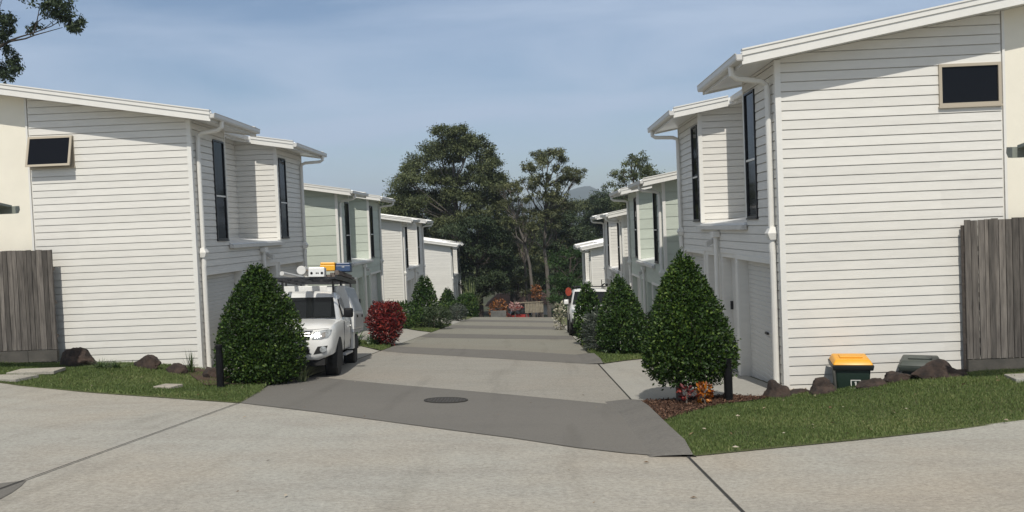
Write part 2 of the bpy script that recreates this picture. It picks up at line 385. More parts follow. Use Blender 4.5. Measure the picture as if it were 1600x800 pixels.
sheet('lawn', stripR2, 0.02, M['turf'], 0.6)
stripR3 = [(1.5,44.1),(3.95,44.1),(6,62),(1.5,62)]
sheet('lawn', stripR3, 0.02, M['turf'], 1.5)

# ------------------------------------------------------------------ leaves
def leaf_object(name, P, D, Nn, length, width, m, parent=None, tint=None, fold=0.25, kind=None, loc=(0,0,0)):
    """one two-triangle leaf per row: P base point, D direction, Nn normal-ish side vector"""
    n = len(P); L = np.asarray(length).reshape(-1, 1) if np.ndim(length) else np.full((n, 1), length)
    W = np.asarray(width).reshape(-1, 1) if np.ndim(width) else np.full((n, 1), width)
    D = D/np.linalg.norm(D, axis=1, keepdims=True)
    S = np.cross(D, Nn); S /= (np.linalg.norm(S, axis=1, keepdims=True)+1e-9)
    U = np.cross(S, D)
    mid = P+D*L*0.5+U*W*fold
    v = np.stack([P, mid-S*W*0.5, P+D*L, mid+S*W*0.5], 1).reshape(-1, 3)
    b = np.arange(n)*4
    tri = np.stack([b, b+1, b+2, b, b+2, b+3], 1).reshape(-1)
    me = bpy.data.meshes.new(name)
    me.vertices.add(4*n); me.vertices.foreach_set('co', v.ravel())
    me.loops.add(6*n); me.loops.foreach_set('vertex_index', tri.astype(np.int32))
    me.polygons.add(2*n); me.polygons.foreach_set('loop_start', np.arange(0, 6*n, 3, dtype=np.int32))
    try: me.polygons.foreach_set('loop_total', np.full(2*n, 3, dtype=np.int32))
    except Exception: pass
    me.update(calc_edges=True)
    t = RNG.random(n) if tint is None else tint
    at = me.attributes.new('tint', 'FLOAT', 'POINT'); at.data.foreach_set('value', np.repeat(t, 4).astype(np.float32))
    me.materials.append(m)
    o = bpy.data.objects.new(name, me); COL.objects.link(o); o.location = loc
    if parent: o.parent = parent
    if kind: o['kind'] = kind
    return o
def rdir(n):
    d = RNG.normal(size=(n, 3)); return d/np.linalg.norm(d, axis=1, keepdims=True)

def lumps(seed, k=26):
    r = np.random.default_rng(seed); d = r.normal(size=(k, 3)); d /= np.linalg.norm(d, axis=1, keepdims=True)
    a = r.uniform(-1, 1, k)
    def f(u):
        w = np.exp(9*(u@d.T-1)); return (w*a).sum(1)
    return f

def bush(name, label, cat, loc, w, h, lm, n=7000, leaf=0.075, z0=0.08, shape='cone', seed=1, group=None, trunks=None, ratio=0.5, peak=0.3, rough=0.10, tp=1.6):
    """clipped or natural shrub: leaves fill the volume of a lumpy profile and thin out towards its middle"""
    root = empty(name, loc, 0, label, cat, group)
    f = lumps(seed)
    def prof(t):
        if shape == 'cone':
            up = np.clip((t-peak)/(1-peak), 0, 1); dn = np.clip((peak-t)/peak, 0, 1)
            return np.where(t > peak, np.clip(1-up**tp, 0, 1)**0.85, np.sqrt(np.clip(1-dn**2.6*0.72, 0, 1)))
        return np.sqrt(np.clip(1-((t-0.48)/0.52)**2, 0, 1))**0.8
    t = RNG.random(int(n*2.2)); t = t*0.975; keep = RNG.random(len(t)) < prof(t)*0.96+0.04; t = t[keep][:n]; n = len(t)
    a = RNG.random(n)*2*np.pi
    q = 1-RNG.random(n)**2.2*0.75
    dirs = np.stack([np.cos(a), np.sin(a), (t-0.45)*1.6], 1); un = dirs/np.linalg.norm(dirs, axis=1, keepdims=True)
    lump = f(un)
    rad = prof(t)*w/2*(1+rough*lump+RNG.normal(0, 0.035, n))*q
    hh = h-z0
    rad = rad*np.where(RNG.random(n) < 0.018, RNG.uniform(1.02, 1.12, n), 1.0)
    P = np.stack([np.cos(a)*rad, np.sin(a)*rad, z0+t*hh*(1+0.05*lump)+RNG.normal(0, 0.02*h, n)], 1)
    sl = np.where(t > peak, 0.55, -0.15)[:, None]
    out = np.stack([np.cos(a), np.sin(a), np.zeros(n)], 1)+np.array([[0,0,1.0]])*sl
    D = out*0.6+rdir(n)*0.75+np.array([[0,0,0.15]])
    Nn = out+rdir(n)*0.7
    ls = leaf*RNG.uniform(0.7, 1.3, n)
    tint = np.clip(RNG.beta(1.7, 2.6, n)+0.12*lump, 0, 1)
    leaf_object('foliage', P, D, Nn, ls, ls*ratio, lm, root, tint)
    mb = MB()
    if trunks is None: trunks = [(0,0)]
    for (tx, ty) in trunks:
        mb.tube([(tx,ty,-0.1),(tx*1.02+0.01,ty,z0+0.25*h),(tx*0.6,ty*0.6,h*0.6)], [0.035*w+0.008,0.028*w+0.008,0.012*w], 7)
        for k in range(5):
            aa = random.random()*6.28; z = z0+h*random.uniform(0.12,0.5); rr = w*0.3
            mb.tube([(tx,ty,z),(tx+math.cos(aa)*rr,ty+math.sin(aa)*rr,z+h*0.15)], [0.012*w,0.005*w], 5)
    mb.build('trunk', M['bark'], root, smooth=True)
    return root

def strappy(name, label, cat, loc, r, h, n, lm, width=0.03, group=None, droop=0.55, leafs=5):
    """rosette of long arching strap leaves, each one a bent ribbon"""
    vs = []; fs = []; tint = []
    for k in range(n):
        a = random.random()*6.28; lean = random.uniform(0.15, 1.0)*r; hh = h*random.uniform(0.6, 1.05)*(1-0.25*lean/r)
        bx, by = random.gauss(0, r*0.12), random.gauss(0, r*0.12)
        dx, dy = math.cos(a), math.sin(a); t0 = random.random()
        o = len(vs)
        for i in range(leafs+1):
            t = i/leafs; x = bx+dx*lean*t**1.4; y = by+dy*lean*t**1.4; z = hh*(t-droop*(lean/r)*t**3)
            ww = width*(1-t)**0.6*0.5*min(1, 0.5+2*t)
            vs += [(x-dy*ww, y+dx*ww, z), (x+dy*ww, y-dx*ww, z)]; tint += [t0, t0]
            if i: fs.append((o+2*i-2, o+2*i-1, o+2*i+1, o+2*i))
    me = bpy.data.meshes.new(name); me.from_pydata(vs, [], fs)
    at = me.attributes.new('tint', 'FLOAT', 'POINT'); at.data.foreach_set('value', tint)
    me.materials.append(lm)
    o = bpy.data.objects.new(name, me); COL.objects.link(o); o.location = loc
    return tag(o, label, cat, group)

def grass(name, polys, per_m2, h=0.055, w=0.011):
    Ps = []
    for poly in polys:
        p = np.array(poly); lo, hi = p.min(0), p.max(0)
        n = int((hi-lo).prod()*per_m2); q = lo+RNG.random((n, 2))*(hi-lo)
        ins = np.zeros(n, bool); j = len(p)-1
        for i in range(len(p)):
            c = ((p[i,1] > q[:,1]) != (p[j,1] > q[:,1])) & (q[:,0] < (p[j,0]-p[i,0])*(q[:,1]-p[i,1])/(p[j,1]-p[i,1]+1e-12)+p[i,0])
            ins ^= c; j = i
        Ps.append(q[ins])
    q = np.concatenate(Ps); n = len(q)
    # tufted: blades get longer and greener in soft patches
    q = q+RNG.normal(0, 0.022, q.shape)
    dry = np.clip(np.sin(q[:,0]*0.9+2.0*np.sin(q[:,1]*0.7))*np.sin(q[:,1]*1.1+0.6)-0.15, 0, 1)
    pat = 0.5+0.5*np.sin(q[:,0]*2.3+1.3*np.sin(q[:,1]*1.7))*np.sin(q[:,1]*2.9+1.1*np.cos(q[:,0]*1.9))
    P = np.stack([q[:,0], q[:,1], H(q[:,0], q[:,1])+0.015], 1)
    D = rdir(n)*0.55+np.array([[0,0,1.0]])
    tint = np.clip(RNG.beta(2, 2.4, n)*0.75+0.22*pat-0.08+0.5*dry*RNG.random(n), 0, 1)
    hh = h*RNG.uniform(0.4, 1.35, n)*(0.7+0.6*pat)*np.where(RNG.random(n) < 0.012, 1.9, 1.0)
    o = leaf_object(name, P, D, rdir(n), hh, w, LM['grass'], None, tint, 0.1, 'stuff')
    return o
grass('grass', [lawnR], 4600, 0.036, 0.009)
grass('grass', [lawnL], 3000, 0.045, 0.011)
grass('grass', [stripL, stripR, stripL2[:], stripR2], 700, 0.07, 0.02)

def scatter(name, poly, n, m, size, ratio, lift, z=0.4):
    p = np.array(poly); lo, hi = p.min(0), p.max(0); q = lo+RNG.random((n*3, 2))*(hi-lo); ins = np.zeros(len(q), bool); j = len(p)-1
    for i in range(len(p)):
        c = ((p[i,1] > q[:,1]) != (p[j,1] > q[:,1])) & (q[:,0] < (p[j,0]-p[i,0])*(q[:,1]-p[i,1])/(p[j,1]-p[i,1]+1e-12)+p[i,0]); ins ^= c; j = i
    q = q[ins][:n]; k = len(q); P = np.stack([q[:,0], q[:,1], H(q[:,0], q[:,1])+lift], 1)
    D = rdir(k)*np.array([[1,1,z]]); Nn = rdir(k)*0.5+np.array([[0,0,1.0]]); l = size*RNG.uniform(0.5,1.4,k)
    return leaf_object(name, P, D, Nn, l, l*ratio, m, None, RNG.random(k), 0.2, 'stuff')
LM['mulch'] = leaf_mat('bark chip', (0.025,0.014,0.010), (0.085,0.045,0.030), (0.20,0.12,0.08), 0.9, 0.0, 0.2)
LM['litter'] = leaf_mat('dry leaf', (0.10,0.06,0.03), (0.24,0.17,0.10), (0.48,0.43,0.35), 0.8, 0.1, 0.2)
scatter('mulch', bedR, 8000, LM['mulch'], 0.038, 0.4, 0.038)
scatter('mulch', [(3.4,12.5),(4.4,12.4),(4.4,13.0),(3.95,13.0)], 500, LM['litter'], 0.05, 0.5, 0.03)
scatter('fallen_leaves', lawnR, 70, LM['litter'], 0.06, 0.45, 0.05, 0.2)
scatter('fallen_leaves', lawnL, 45, LM['litter'], 0.06, 0.45, 0.05, 0.2)
scatter('fallen_leaves', [(-4.3,4.5),(6,4.5),(1.4,8.2),(1.4,30),(-4.3,30)], 60, LM['litter'], 0.05, 0.45, 0.012, 0.15)
# ------------------------------------------------------------------ townhouses
PITCH = 0.17
def make_house(side, style, label, group):
    sg = 1 if side == 'L' else -1
    UPZ = 0.15 if side == 'L' else 0.0
    def zs(x): return 5.20+UPZ-PITCH*x          # underside of the roof
    T = lambda x, y, z: (sg*x, y, z)
    wm, pitch_b = (M['wall_white'], 0.1465) if style == 'white' else (M['wall_green'], 0.36)
    root = empty('house', (0,0,0), 0, label, 'house', group)
    LEN = 8.4; A1, B0 = 1.95, 5.90; DEP = 9.0; NX = -1.15
    w = MB(T)
    def up(y0, y1, x0, x1, zb):
        w.prism([(x0,y0,zb),(x1,y0,zb),(x1,y1,zb),(x0,y1,zb)], [(x0,y0,zs(x0)),(x1,y0,zs(x1)),(x1,y1,zs(x1)),(x0,y1,zs(x0))])
    w.box((-DEP,0,-1.6), (-0.2,LEN,2.65))
    for a, b in ((0,0.28),(2.68,2.95),(4.05,4.35),(5.45,5.72),(8.12,LEN)): w.box((-0.2,a,-1.6), (0,b,2.02))
    w.box((-0.2,0,2.02), (0,LEN,2.65))
    up(0, A1, -DEP, 0, 2.65); up(A1, B0, -DEP, NX, 2.65); up(B0, LEN, -DEP, 0, 2.65)
    # boards: rows on a rectangle (u0,u1,z0,z1), mapped by g(u,z,off)
    def boards(g, u0, u1, z0, z1, slope=None):
        k = math.floor((z0+1.6)/pitch_b); z = -1.6+k*pitch_b
        while z < z1-1e-4:
            zb, zt = z, z+pitch_b; lo, hi = max(zb, z0), min(zt-0.015, z1); z += pitch_b
            if hi-lo < 0.012: continue
            off = lambda q: 0.026-(q-zb)/pitch_b*0.007
            poly = [(u0,lo),(u1,lo),(u1,hi),(u0,hi)]
            if slope:
                out = []
                for i in range(len(poly)):
                    p, q = poly[i], poly[(i+1)%len(poly)]
                    dp, dq = slope(p[0])-p[1], slope(q[0])-q[1]
                    if dp >= 0: out.append(p)
                    if dp*dq < 0:
                        t = dp/(dp-dq); out.append((p[0]+(q[0]-p[0])*t, p[1]+(q[1]-p[1])*t))
                poly = out
                if len(poly) < 3: continue
            w.add([g(u, q, off(q)) for u, q in poly], [tuple(range(len(poly)))])
            lowest = [p for p in poly if abs(p[1]-lo) < 1e-6]
            if len(lowest) == 2:
                (ua, _), (ub, _) = lowest
                w.add([g(ua,lo,off(lo)), g(ub,lo,off(lo)), g(ub,lo,0.0), g(ua,lo,0.0)], [(0,1,2,3)])
    gE = lambda u, q, o: (-u, -o, q)
    sl = lambda u: zs(-u)-0.005
    W0, W1, Z0, Z1 = 2.45, 3.40, 4.36+UPZ*0.6, 5.00+UPZ*0.6
    boards(gE, 0.05, W0, -1.6, 6.3, sl); boards(gE, W0, W1, -1.6, Z0, sl); boards(gE, W0, W1, Z1, 6.3, sl)
    gF = lambda u, q, o: (o, u, q)
    for (a, b) in ((1.18, 1.86), (6.04, 6.72)):
        lo_, hi_ = (0.05, A1-0.0) if a < 3 else (B0+0.05, LEN-0.05)
        boards(gF, lo_, a, 2.65, 5.19+UPZ); boards(gF, b, hi_, 2.65, 5.19+UPZ)
        boards(gF, a, b, 2.65, 2.76); boards(gF, a, b, 4.97+UPZ*0.6, 5.19+UPZ)
    boards(gF, 0.05, LEN-0.05, 2.10, 2.65)
    for a, b in ((0.05,0.24),(2.75,2.92),(8.16,LEN-0.05)): boards(gF, a, b, -1.6, 2.10)
    gN = lambda u, q, o: (-u, B0-o, q)
    boards(gN, 0.05, -NX, 2.65, 6.3, sl)
    gC = lambda u, q, o: (NX+o, u, q)
    boards(gC, A1, B0-0.02, 2.65, 5.38+UPZ)
    w.build('wall', wm, root)
    # corner and edge trims
    def trim(name, p, q):
        t = MB(T); t.box(p, q); t.build(name, M['trim_white'], root)
    trim('corner_trim', (-0.05,-0.040,-1.6), (0.040,0.05,5.18+UPZ)); trim('corner_trim', (-0.05,LEN-0.05,-1.6), (0.040,LEN+0.03,5.18+UPZ))
    trim('corner_trim', (-0.05,B0-0.040,2.72), (0.040,B0+0.05,5.18+UPZ)); trim('corner_trim', (-0.05,A1-0.05,2.72), (0.034,A1+0.004,5.18+UPZ))
    trim('edge_trim', (-3.46,-0.034,-1.6), (-3.42,0.0,5.77+UPZ))
    for a in (0.24, 2.68, 5.68, 8.10): trim('door_trim', (0.0,a,-1.6), (0.036,a+0.05,2.018))
    for a, b in ((0.24,2.73),(5.68,8.15)): trim('door_trim', (0.0,a,2.02), (0.040,b,2.10))
    r = MB(T)
    r.prism([(-DEP,-0.012,-1.6),(-3.46,-0.012,-1.6),(-3.46,0.0,-1.6),(-DEP,0.0,-1.6)],
            [(-DEP,-0.012,zs(-DEP)-0.01),(-3.46,-0.012,zs(-3.46)-0.01),(-3.46,0.0,zs(-3.46)-0.01),(-DEP,0.0,zs(-DEP)-0.01)])
    r.build('rendered_wall', M['render_cream'], root)
    # roof
    EX, VY = 0.62, 0.45; CX = -0.72 if side == 'R' else -0.70; ya, yb = A1+0.40, B0-0.40; XB = -DEP-0.5
    plan = [(XB,-VY),(EX,-VY),(EX,ya),(CX,ya),(CX,yb),(EX,yb),(EX,LEN+VY),(XB,LEN+VY)]
    rf = MB(T); rf.prism([(x,y,zs(x)) for x,y in plan], [(x,y,zs(x)+0.15) for x,y in plan])
    # low ribs of the sheeting run down the fall
    y = -VY+0.12
    while y < LEN+VY-0.08:
        xe = CX if ya-0.02 < y < yb+0.02 else EX
        rf.prism([(XB,y-0.02,zs(XB)+0.148),(xe,y-0.02,zs(xe)+0.148),(xe,y+0.02,zs(xe)+0.148),(XB,y+0.02,zs(XB)+0.148)],
                 [(XB,y-0.01,zs(XB)+0.172),(xe,y-0.01,zs(xe)+0.172),(xe,y+0.01,zs(xe)+0.172),(XB,y+0.01,zs(XB)+0.172)])
        y += 0.38
    roof = rf.build('roof', M['roof_metal'], root)
    def barge(x0, x1, y, d):
        bg = MB(T)
        for o0, o1, a, b in ((0.002,0.022,-0.035,0.095),(0.002,0.040,0.095,0.172),(-0.05,0.055,0.172,0.196)):
            p, q = sorted((y+d*o0, y+d*o1))
            bg.prism([(x0,p,zs(x0)+a),(x1,p,zs(x1)+a),(x1,q,zs(x1)+a),(x0,q,zs(x0)+a)], [(x0,p,zs(x0)+b),(x1,p,zs(x1)+b),(x1,q,zs(x1)+b),(x0,q,zs(x0)+b)])
        bg.build('barge_board', M['trim_white'], roof)
    barge(XB, EX+0.02, -VY, -1); barge(CX+0.16, EX+0.02, yb, -1); barge(CX+0.16, EX+0.02, ya, 1); barge(XB, EX+0.02, LEN+VY, 1)
    def gutter(x, y0, y1):
        g = MB(T); z = zs(x)
        prof = [(0.003,0.02),(0.100,0.02),(0.115,0.05),(0.115,0.115),(0.125,0.130),(0.108,0.130),(0.100,0.05),(0.094,0.036),(0.018,0.036),(0.018,0.11),(0.003,0.11)]
        g.prism([(x+a,y0,z+b) for a,b in prof], [(x+a,y1,z+b) for a,b in prof])
        for yy in (y0, y1-0.006): g.prism([(x+a,yy,z+b) for a,b in ((0.004,0.021),(0.099,0.021),(0.114,0.05),(0.114,0.114),(0.004,0.114))], [(x+a,yy+0.006,z+b) for a,b in ((0.004,0.021),(0.099,0.021),(0.114,0.05),(0.114,0.114),(0.004,0.114))])
        # fascia behind it, closing the eave
        g.box((x-0.03,y0+0.05,z-0.03), (x+0.002,y1-0.05,z+0.12))
        g.build('gutter', M['gutter'], roof)
    gutter(EX, -VY-0.03, ya+0.03); gutter(EX, yb-0.03, LEN+VY+0.03); gutter(CX, ya+0.05, yb-0.05)
    # low roof over the recess between the two bays
    lr = MB(T)
    lr.prism([(NX,A1+0.01,2.80),(0.06,A1+0.01,2.66),(0.06,B0-0.034,2.66),(NX,B0-0.034,2.80)], [(NX,A1+0.01,2.84),(0.06,A1+0.01,2.70),(0.06,B0-0.034,2.70),(NX,B0-0.034,2.84)])
    lrf = lr.build('recess_roof', M['roof_metal'], root)
    g = MB(T); g.box((0.042,A1-0.06,2.575), (0.135,B0+0.10,2.655)); g.box((0.05,A1-0.05,2.654), (0.125,B0+0.09,2.659)); g.build('gutter', M['gutter'], lrf)
    # downpipes
    def pipe(path, r=0.046): 
        p = MB(T); p.tube(path, r, 10); return p
    zg = zs(EX)
    for y, yy in ((0.22, 0.05), (LEN-0.2, LEN+0.1)):
        p = pipe([(EX+0.06,yy,zg+0.03),(EX+0.055,yy,zg-0.10),(EX-0.02,yy+(y-yy)*0.1,zg-0.15),(0.20,yy+(y-yy)*0.8,zg-0.19),(0.10,y,zg-0.24),(0.085,y,zg-0.36),(0.085,y,2.62)])
        p.tube([(0.085,y,2.40),(0.085,y,2.30),(0.075,y,2.2),(0.075,y,-0.6)], 0.052, 10)
        d = p.build('downpipe', M['trim_white'], root, smooth=True)
        h = MB(T); h.prism([(0.03,y-0.075,2.42),(0.13,y-0.075,2.42),(0.13,y+0.075,2.42),(0.03,y+0.075,2.42)], [(0.03,y-0.095,2.52),(0.17,y-0.095,2.52),(0.17,y+0.095,2.52),(0.03,y+0.095,2.52)])
        h.prism([(0.03,y-0.095,2.521),(0.17,y-0.095,2.521),(0.17,y+0.095,2.521),(0.03,y+0.095,2.521)], [(0.03,y-0.06,2.62),(0.12,y-0.06,2.62),(0.12,y+0.06,2.62),(0.03,y+0.06,2.62)])
        h.build('rainhead', M['trim_white'], d)
    y = 4.2
    p = pipe([(0.09,y,2.53),(0.09,y,-0.6)], 0.046)
    d = p.build('downpipe', M['trim_white'], root, smooth=True)
    h = MB(T); h.box((0.03,y-0.13,2.42), (0.17,y+0.13,2.535)); h.build('rainhead', M['trim_white'], d)
    fl = MB(T); fl.box((0.02,4.62,2.28), (0.08,4.70,2.40)); fl.prism([(0.08,4.60,2.26),(0.08,4.72,2.26),(0.08,4.72,2.36),(0.08,4.60,2.36)], [(0.20,4.57,2.20),(0.20,4.75,2.20),(0.20,4.75,2.32),(0.20,4.57,2.32)]); fl.build('wall_light', M['gutter'], root)
    # windows
    def tall(y0, y1):
        f = MB(T); z0, z1 = 2.78, 4.95+UPZ*0.6; b = 0.032
        f.box((0.005,y0,z0), (0.045,y0+b,z1)); f.box((0.005,y1-b,z0), (0.045,y1,z1)); f.box((0.005,y0+b,z0), (0.045,y1-b,z0+b)); f.box((0.005,y0+b,z1-b), (0.045,y1-b,z1))
        f.box((0.0,y0-0.02,z0-0.03), (0.06,y1+0.02,z0-0.002))
        o = f.build('window', M['frame_dark'], root)
        g = MB(T); g.box((0.006,y0+b,z0+b), (0.020,y1-b,z1-b)); g.build('pane', M['glass'], o)
        g = MB(T); zm = z0+0.98; g.box((0.0205,y0+b,zm), (0.040,y1-b,zm+0.035)); g.build('transom', M['trim_white'], o)
    tall(1.20, 1.84); tall(6.06, 6.70)
    f = MB(T); b = 0.045; x0, x1 = -W1+0.01, -W0
    f.box((x0,-0.055,Z0), (x0+b,0.0,Z1)); f.box((x1-b,-0.055,Z0), (x1,0.0,Z1)); f.box((x0+b,-0.055,Z0), (x1-b,0.0,Z0+b)); f.box((x0+b,-0.055,Z1-b), (x1-b,0.0,Z1))
    f.box((x0-0.01,-0.07,Z0-0.03), (x1+0.01,0.0,Z0-0.002))
    o = f.build('window', M['frame_tan'], root)
    g = MB(T); g.box((x0+b,-0.030,Z0+b), (x1-b,-0.024,Z1-b))
    g.build('pane', M['glass'], o)
    # garage doors with shallow panels
    for a, b in ((0.28,2.68),(5.72,8.12)):
        g = MB(T); z = -0.30
        g.box((-0.199,a,-1.0), (-0.17,b,2.02))
        while z < 2.0:
            g.prism([(-0.171,a+0.012,z),(-0.171,b-0.012,z),(-0.171,b-0.012,z+0.082),(-0.171,a+0.012,z+0.082)], [(-0.160,a+0.02,z+0.012),(-0.160,b-0.02,z+0.012),(-0.160,b-0.02,z+0.07),(-0.160,a+0.02,z+0.07)]); z += 0.085
        o = g.build('garage_door', M['garage'], root)
        h = MB(T); h.box((-0.158,(a+b)/2-0.07,0.75), (-0.125,(a+b)/2+0.07,0.79)); h.build('handle', M['frame_dark'], o)
    for a, b, hy in ((2.95,4.05,3.9),(4.35,5.45,4.5)):
        g = MB(T); g.box((-0.199,a+0.08,-0.5), (-0.16,b-0.08,2.0))
        for k in range(3): g.box((-0.162,a+0.2,0.15+k*0.62), (-0.150,b-0.2,0.60+k*0.62))
        o = g.build('entry_door', M['garage'], root)
        h = MB(T); h.box((-0.149,hy-0.02,0.95), (-0.10,hy+0.02,1.12)); h.build('handle', M['frame_dark'], o)
    return root

def place(h, x, y, zb): h.location = (x, y, zb)
def open_sash(root):
    """the nearest house's end window stands ajar: swing its pane out with a sash"""
    for o in root.children:
        if o.name.startswith('window') and o.data.materials[0].name == M['frame_tan'].name:
            s = MB(); x0, x1, Z0, Z1 = -3.39, -2.45, 4.45, 5.09; b = 0.045
            def tilt(x, z, off): k = (Z1-z)/(Z1-Z0); return (x, -0.06-0.16*k-off, z+0.008)
            def bar(a, b2, z0, z1):
                s.prism([tilt(a,z0,0),tilt(b2,z0,0),tilt(b2,z1,0),tilt(a,z1,0)], [tilt(a,z0,0.03),tilt(b2,z0,0.03),tilt(b2,z1,0.03),tilt(a,z1,0.03)])
            bar(x0,x0+b,Z0,Z1); bar(x1-b,x1,Z0,Z1); bar(x0+b,x1-b,Z0,Z0+b); bar(x0+b,x1-b,Z1-b,Z1)
            s.build('sash', M['frame_tan'], o)
            g = MB(); g.prism([tilt(x0+b,Z0+b,0.008),tilt(x1-b,Z0+b,0.008),tilt(x1-b,Z1-b,0.008),tilt(x0+b,Z1-b,0.008)], [tilt(x0+b,Z0+b,0.016),tilt(x1-b,Z0+b,0.016),tilt(x1-b,Z1-b,0.016),tilt(x0+b,Z1-b,0.016)])
            for c in list(o.children):
                if c.name.startswith('pane'): bpy.data.objects.remove(c)
            g.build('pane', M['glass'], o)

GL, GR = 'townhouses along the ute side of the road', 'townhouses along the bin side of the road'
def setl(h, lab): h['label'] = lab; return h
XFL, XFR = -7.1, 3.87
l1 = make_house('L', 'white', 'white weatherboard house beside the ute, its small end window hinged open', GL)
r1 = make_house('R', 'white', 'large white weatherboard house behind the yellow-lidded bin', GR)
l2 = make_house('L', 'green', 'pale sage green house with wide boards behind the ute', GL)
r2 = make_house('R', 'green', 'pale sage green house between the bin house and the SUV', GR)
l3 = setl(copy_tree(l1), 'white weatherboard house behind the red-leaved shrub and the sage green house')
r3 = setl(copy_tree(r1), 'white house just beyond the sage green one, above the parked SUV')
l4 = setl(copy_tree(l1), 'white house at the bottom of the ute side, standing well apart beyond cone shrubs')
r4 = setl(copy_tree(r1), 'lowest white house, its roof edge in front of the dense green tree')
place(l1, XFL, 17.4, -1.13); place(l2, XFL, 30.4, -2.13); place(l3, -7.0, 44.7, -3.02); place(l4, -7.0, 71.0, -4.9)
place(r1, XFR, 13.0, -1.13); place(r2, XFR, 24.3, -2.36); place(r3, XFR, 35.4, -3.14); place(r4, XFR, 54.7, -5.0)
open_sash(l1)

# low entry shelters whose roof edges reach into the frame
def shelter(label, x, y, zt, sg):
    root = empty('entry_shelter', (x, y, zt), 0, label, 'shelter', 'entry shelters')
    T = lambda a, b, c: (sg*a, b, c)
    r = MB(T); r.prism([(0.06,-0.3,0.07),(3.4,-0.3,0.07),(3.4,0.3,0.0),(0.06,0.3,0.0)], [(0.06,-0.3,0.11),(3.4,-0.3,0.11),(3.4,0.3,0.04),(0.06,0.3,0.04)]); ro = r.build('roof', M['porch_metal'], root)
    prof = [(0.3,0.02),(0.42,0.03),(0.43,-0.04),(0.39,-0.10),(0.3,-0.11)]
    g = MB(T); g.prism([(0.0,a,b) for a,b in prof], [(3.4,a,b) for a,b in prof]); g.build('gutter', M['porch_metal'], ro)
    prof = [(-0.3,0.10),(-0.41,0.12),(-0.42,0.04),(-0.38,-0.02),(-0.3,-0.03)]
    g = MB(T); g.prism([(0.0,a,b) for a,b in prof], [(3.4,a,b) for a,b in prof])
    for k in range(4): g.lathe([(0.0,0.11),(0.016,0.115),(0.012,0.15),(0.0,0.155)], (0.12+0.10*k,-0.34,0), 'z', 8)
    g.build('gutter', M['porch_metal'], ro)
    l = MB(T); l.lathe([(0.03,-0.02),(0.10,-0.03),(0.13,-0.08),(0.17,-0.12),(0.29,-0.20),(0.32,-0.27),(0.25,-0.33),(0.10,-0.35),(0.0,-0.35)], (0.46,-0.1,0), 'z', 20)
    l.tube([(0.46,-0.1,-0.05),(0.46,-0.1,0.06)], 0.06, 8); l.build('lamp', M['lamp_dark'], root, smooth=True)
    for a in (1.6, 3.2):
        p = MB(T); p.box((a,-0.06,-3.6), (a+0.1,0.04,0.02)); p.build('post', M['porch_metal'], root)
shelter('grey-green shelter roof edge with a dark lamp in front of the bin house', 5.80, 9.85, 2.34, 1)
shelter('grey-green shelter roof edge with a dark lamp before the cream wall above the fence', -9.05, 14.15, 2.36, -1)
# ------------------------------------------------------------------ fences
def fence(label, x0, x1, y, zb, h, plinth, seed):
    rnd = random.Random(seed)
    root = empty('paling_fence', (x0, y, zb), 0, label, 'fence', 'weathered paling fences')
    L = x1-x0; p = MB(); x = 0.0
    while x < L-0.02:
        w = min(rnd.uniform(0.095, 0.108), L-x); dz = rnd.uniform(-0.012, 0.012); dy = rnd.uniform(0, 0.010)
        p.box((x+0.005,-0.018-dy,plinth+0.01), (x+w-0.004,-dy,plinth+h+dz)); x += w
        if rnd.random() < 0.28:
            p.box((x-0.05,-0.036,plinth+0.01), (x+0.04,-0.0185-dy,plinth+h+dz-0.004))
    p.build('palings', M['paling'], root)
    r = MB()
    for z in (0.25, 0.95, 1.65): r.box((0,0.002,plinth+z), (L,0.045,plinth+z+0.07))
    r.build('rail', M['timber'], root)
    s = MB(); k = 0.0
    while k < L:
        e = min(k+1.2, L)
        for j in range(max(1, round(plinth/0.2))):
            s.box((k+0.004,-0.05,j*0.2-0.25), (e-0.004,0.03,(j+1)*0.2-0.255))
        s.box((k+0.004,-0.045,plinth-0.24), (e-0.004,0.028,plinth-0.004)); k = e
    s.build('plinth', M['sleeper'], root)
    k = 0.02
    while k < L:
        q = MB(); q.box((k,0.046,-0.3), (k+0.09,0.13,plinth+h-0.08)); q.build('post', M['timber'], root); k += 2.2
fence('tall grey timber paling fence on concrete sleepers beside the bins', 6.56, 12.6, 12.80, -0.93, 2.13, 0.28, 3)
fence('grey timber paling fence on a concrete plinth beside the big brown rock', -15.4, -9.98, 17.1, -0.93, 2.09, 0.43, 5)

# ------------------------------------------------------------------ rocks, pavers, bollards
def rock(label, loc, sx, sy, sz, seed, tiltz=0.0):
    bm = bmesh.new(); bmesh.ops.create_icosphere(bm, subdivisions=4, radius=1)
    rnd = random.Random(seed)
    planes = []
    for k in range(17):
        d = Vector((rnd.gauss(0,1), rnd.gauss(0,1), rnd.gauss(0,0.8))).normalized(); planes.append((d, rnd.uniform(0.58, 0.92)))
    f = lumps(seed, 90)
    for v in bm.verts:
        n = v.co.normalized(); r = 1.0
        for d, c in planes:
            q = n.dot(d)
            if q*r > c: r = c/q
        l = float(f(np.array([[n.x, n.y, n.z]]))[0])
        v.co = n*r*(1+0.13*l+rnd.gauss(0, 0.022))
        v.co.x *= sx; v.co.y *= sy; v.co.z = v.co.z*sz+tiltz*v.co.x
    me = bpy.data.meshes.new('rock'); bm.to_mesh(me); bm.free(); me.materials.append(M['rock']); smooth_mesh(me, 28)
    o = bpy.data.objects.new('rock', me); COL.objects.link(o); o.location = loc; o.rotation_euler = (0, 0, rnd.uniform(-0.3, 0.3))
    return tag(o, label, 'rock', 'garden rocks by the end walls')
def gd(x, y, d=0.0): return (x, y, hz(x, y)+d)
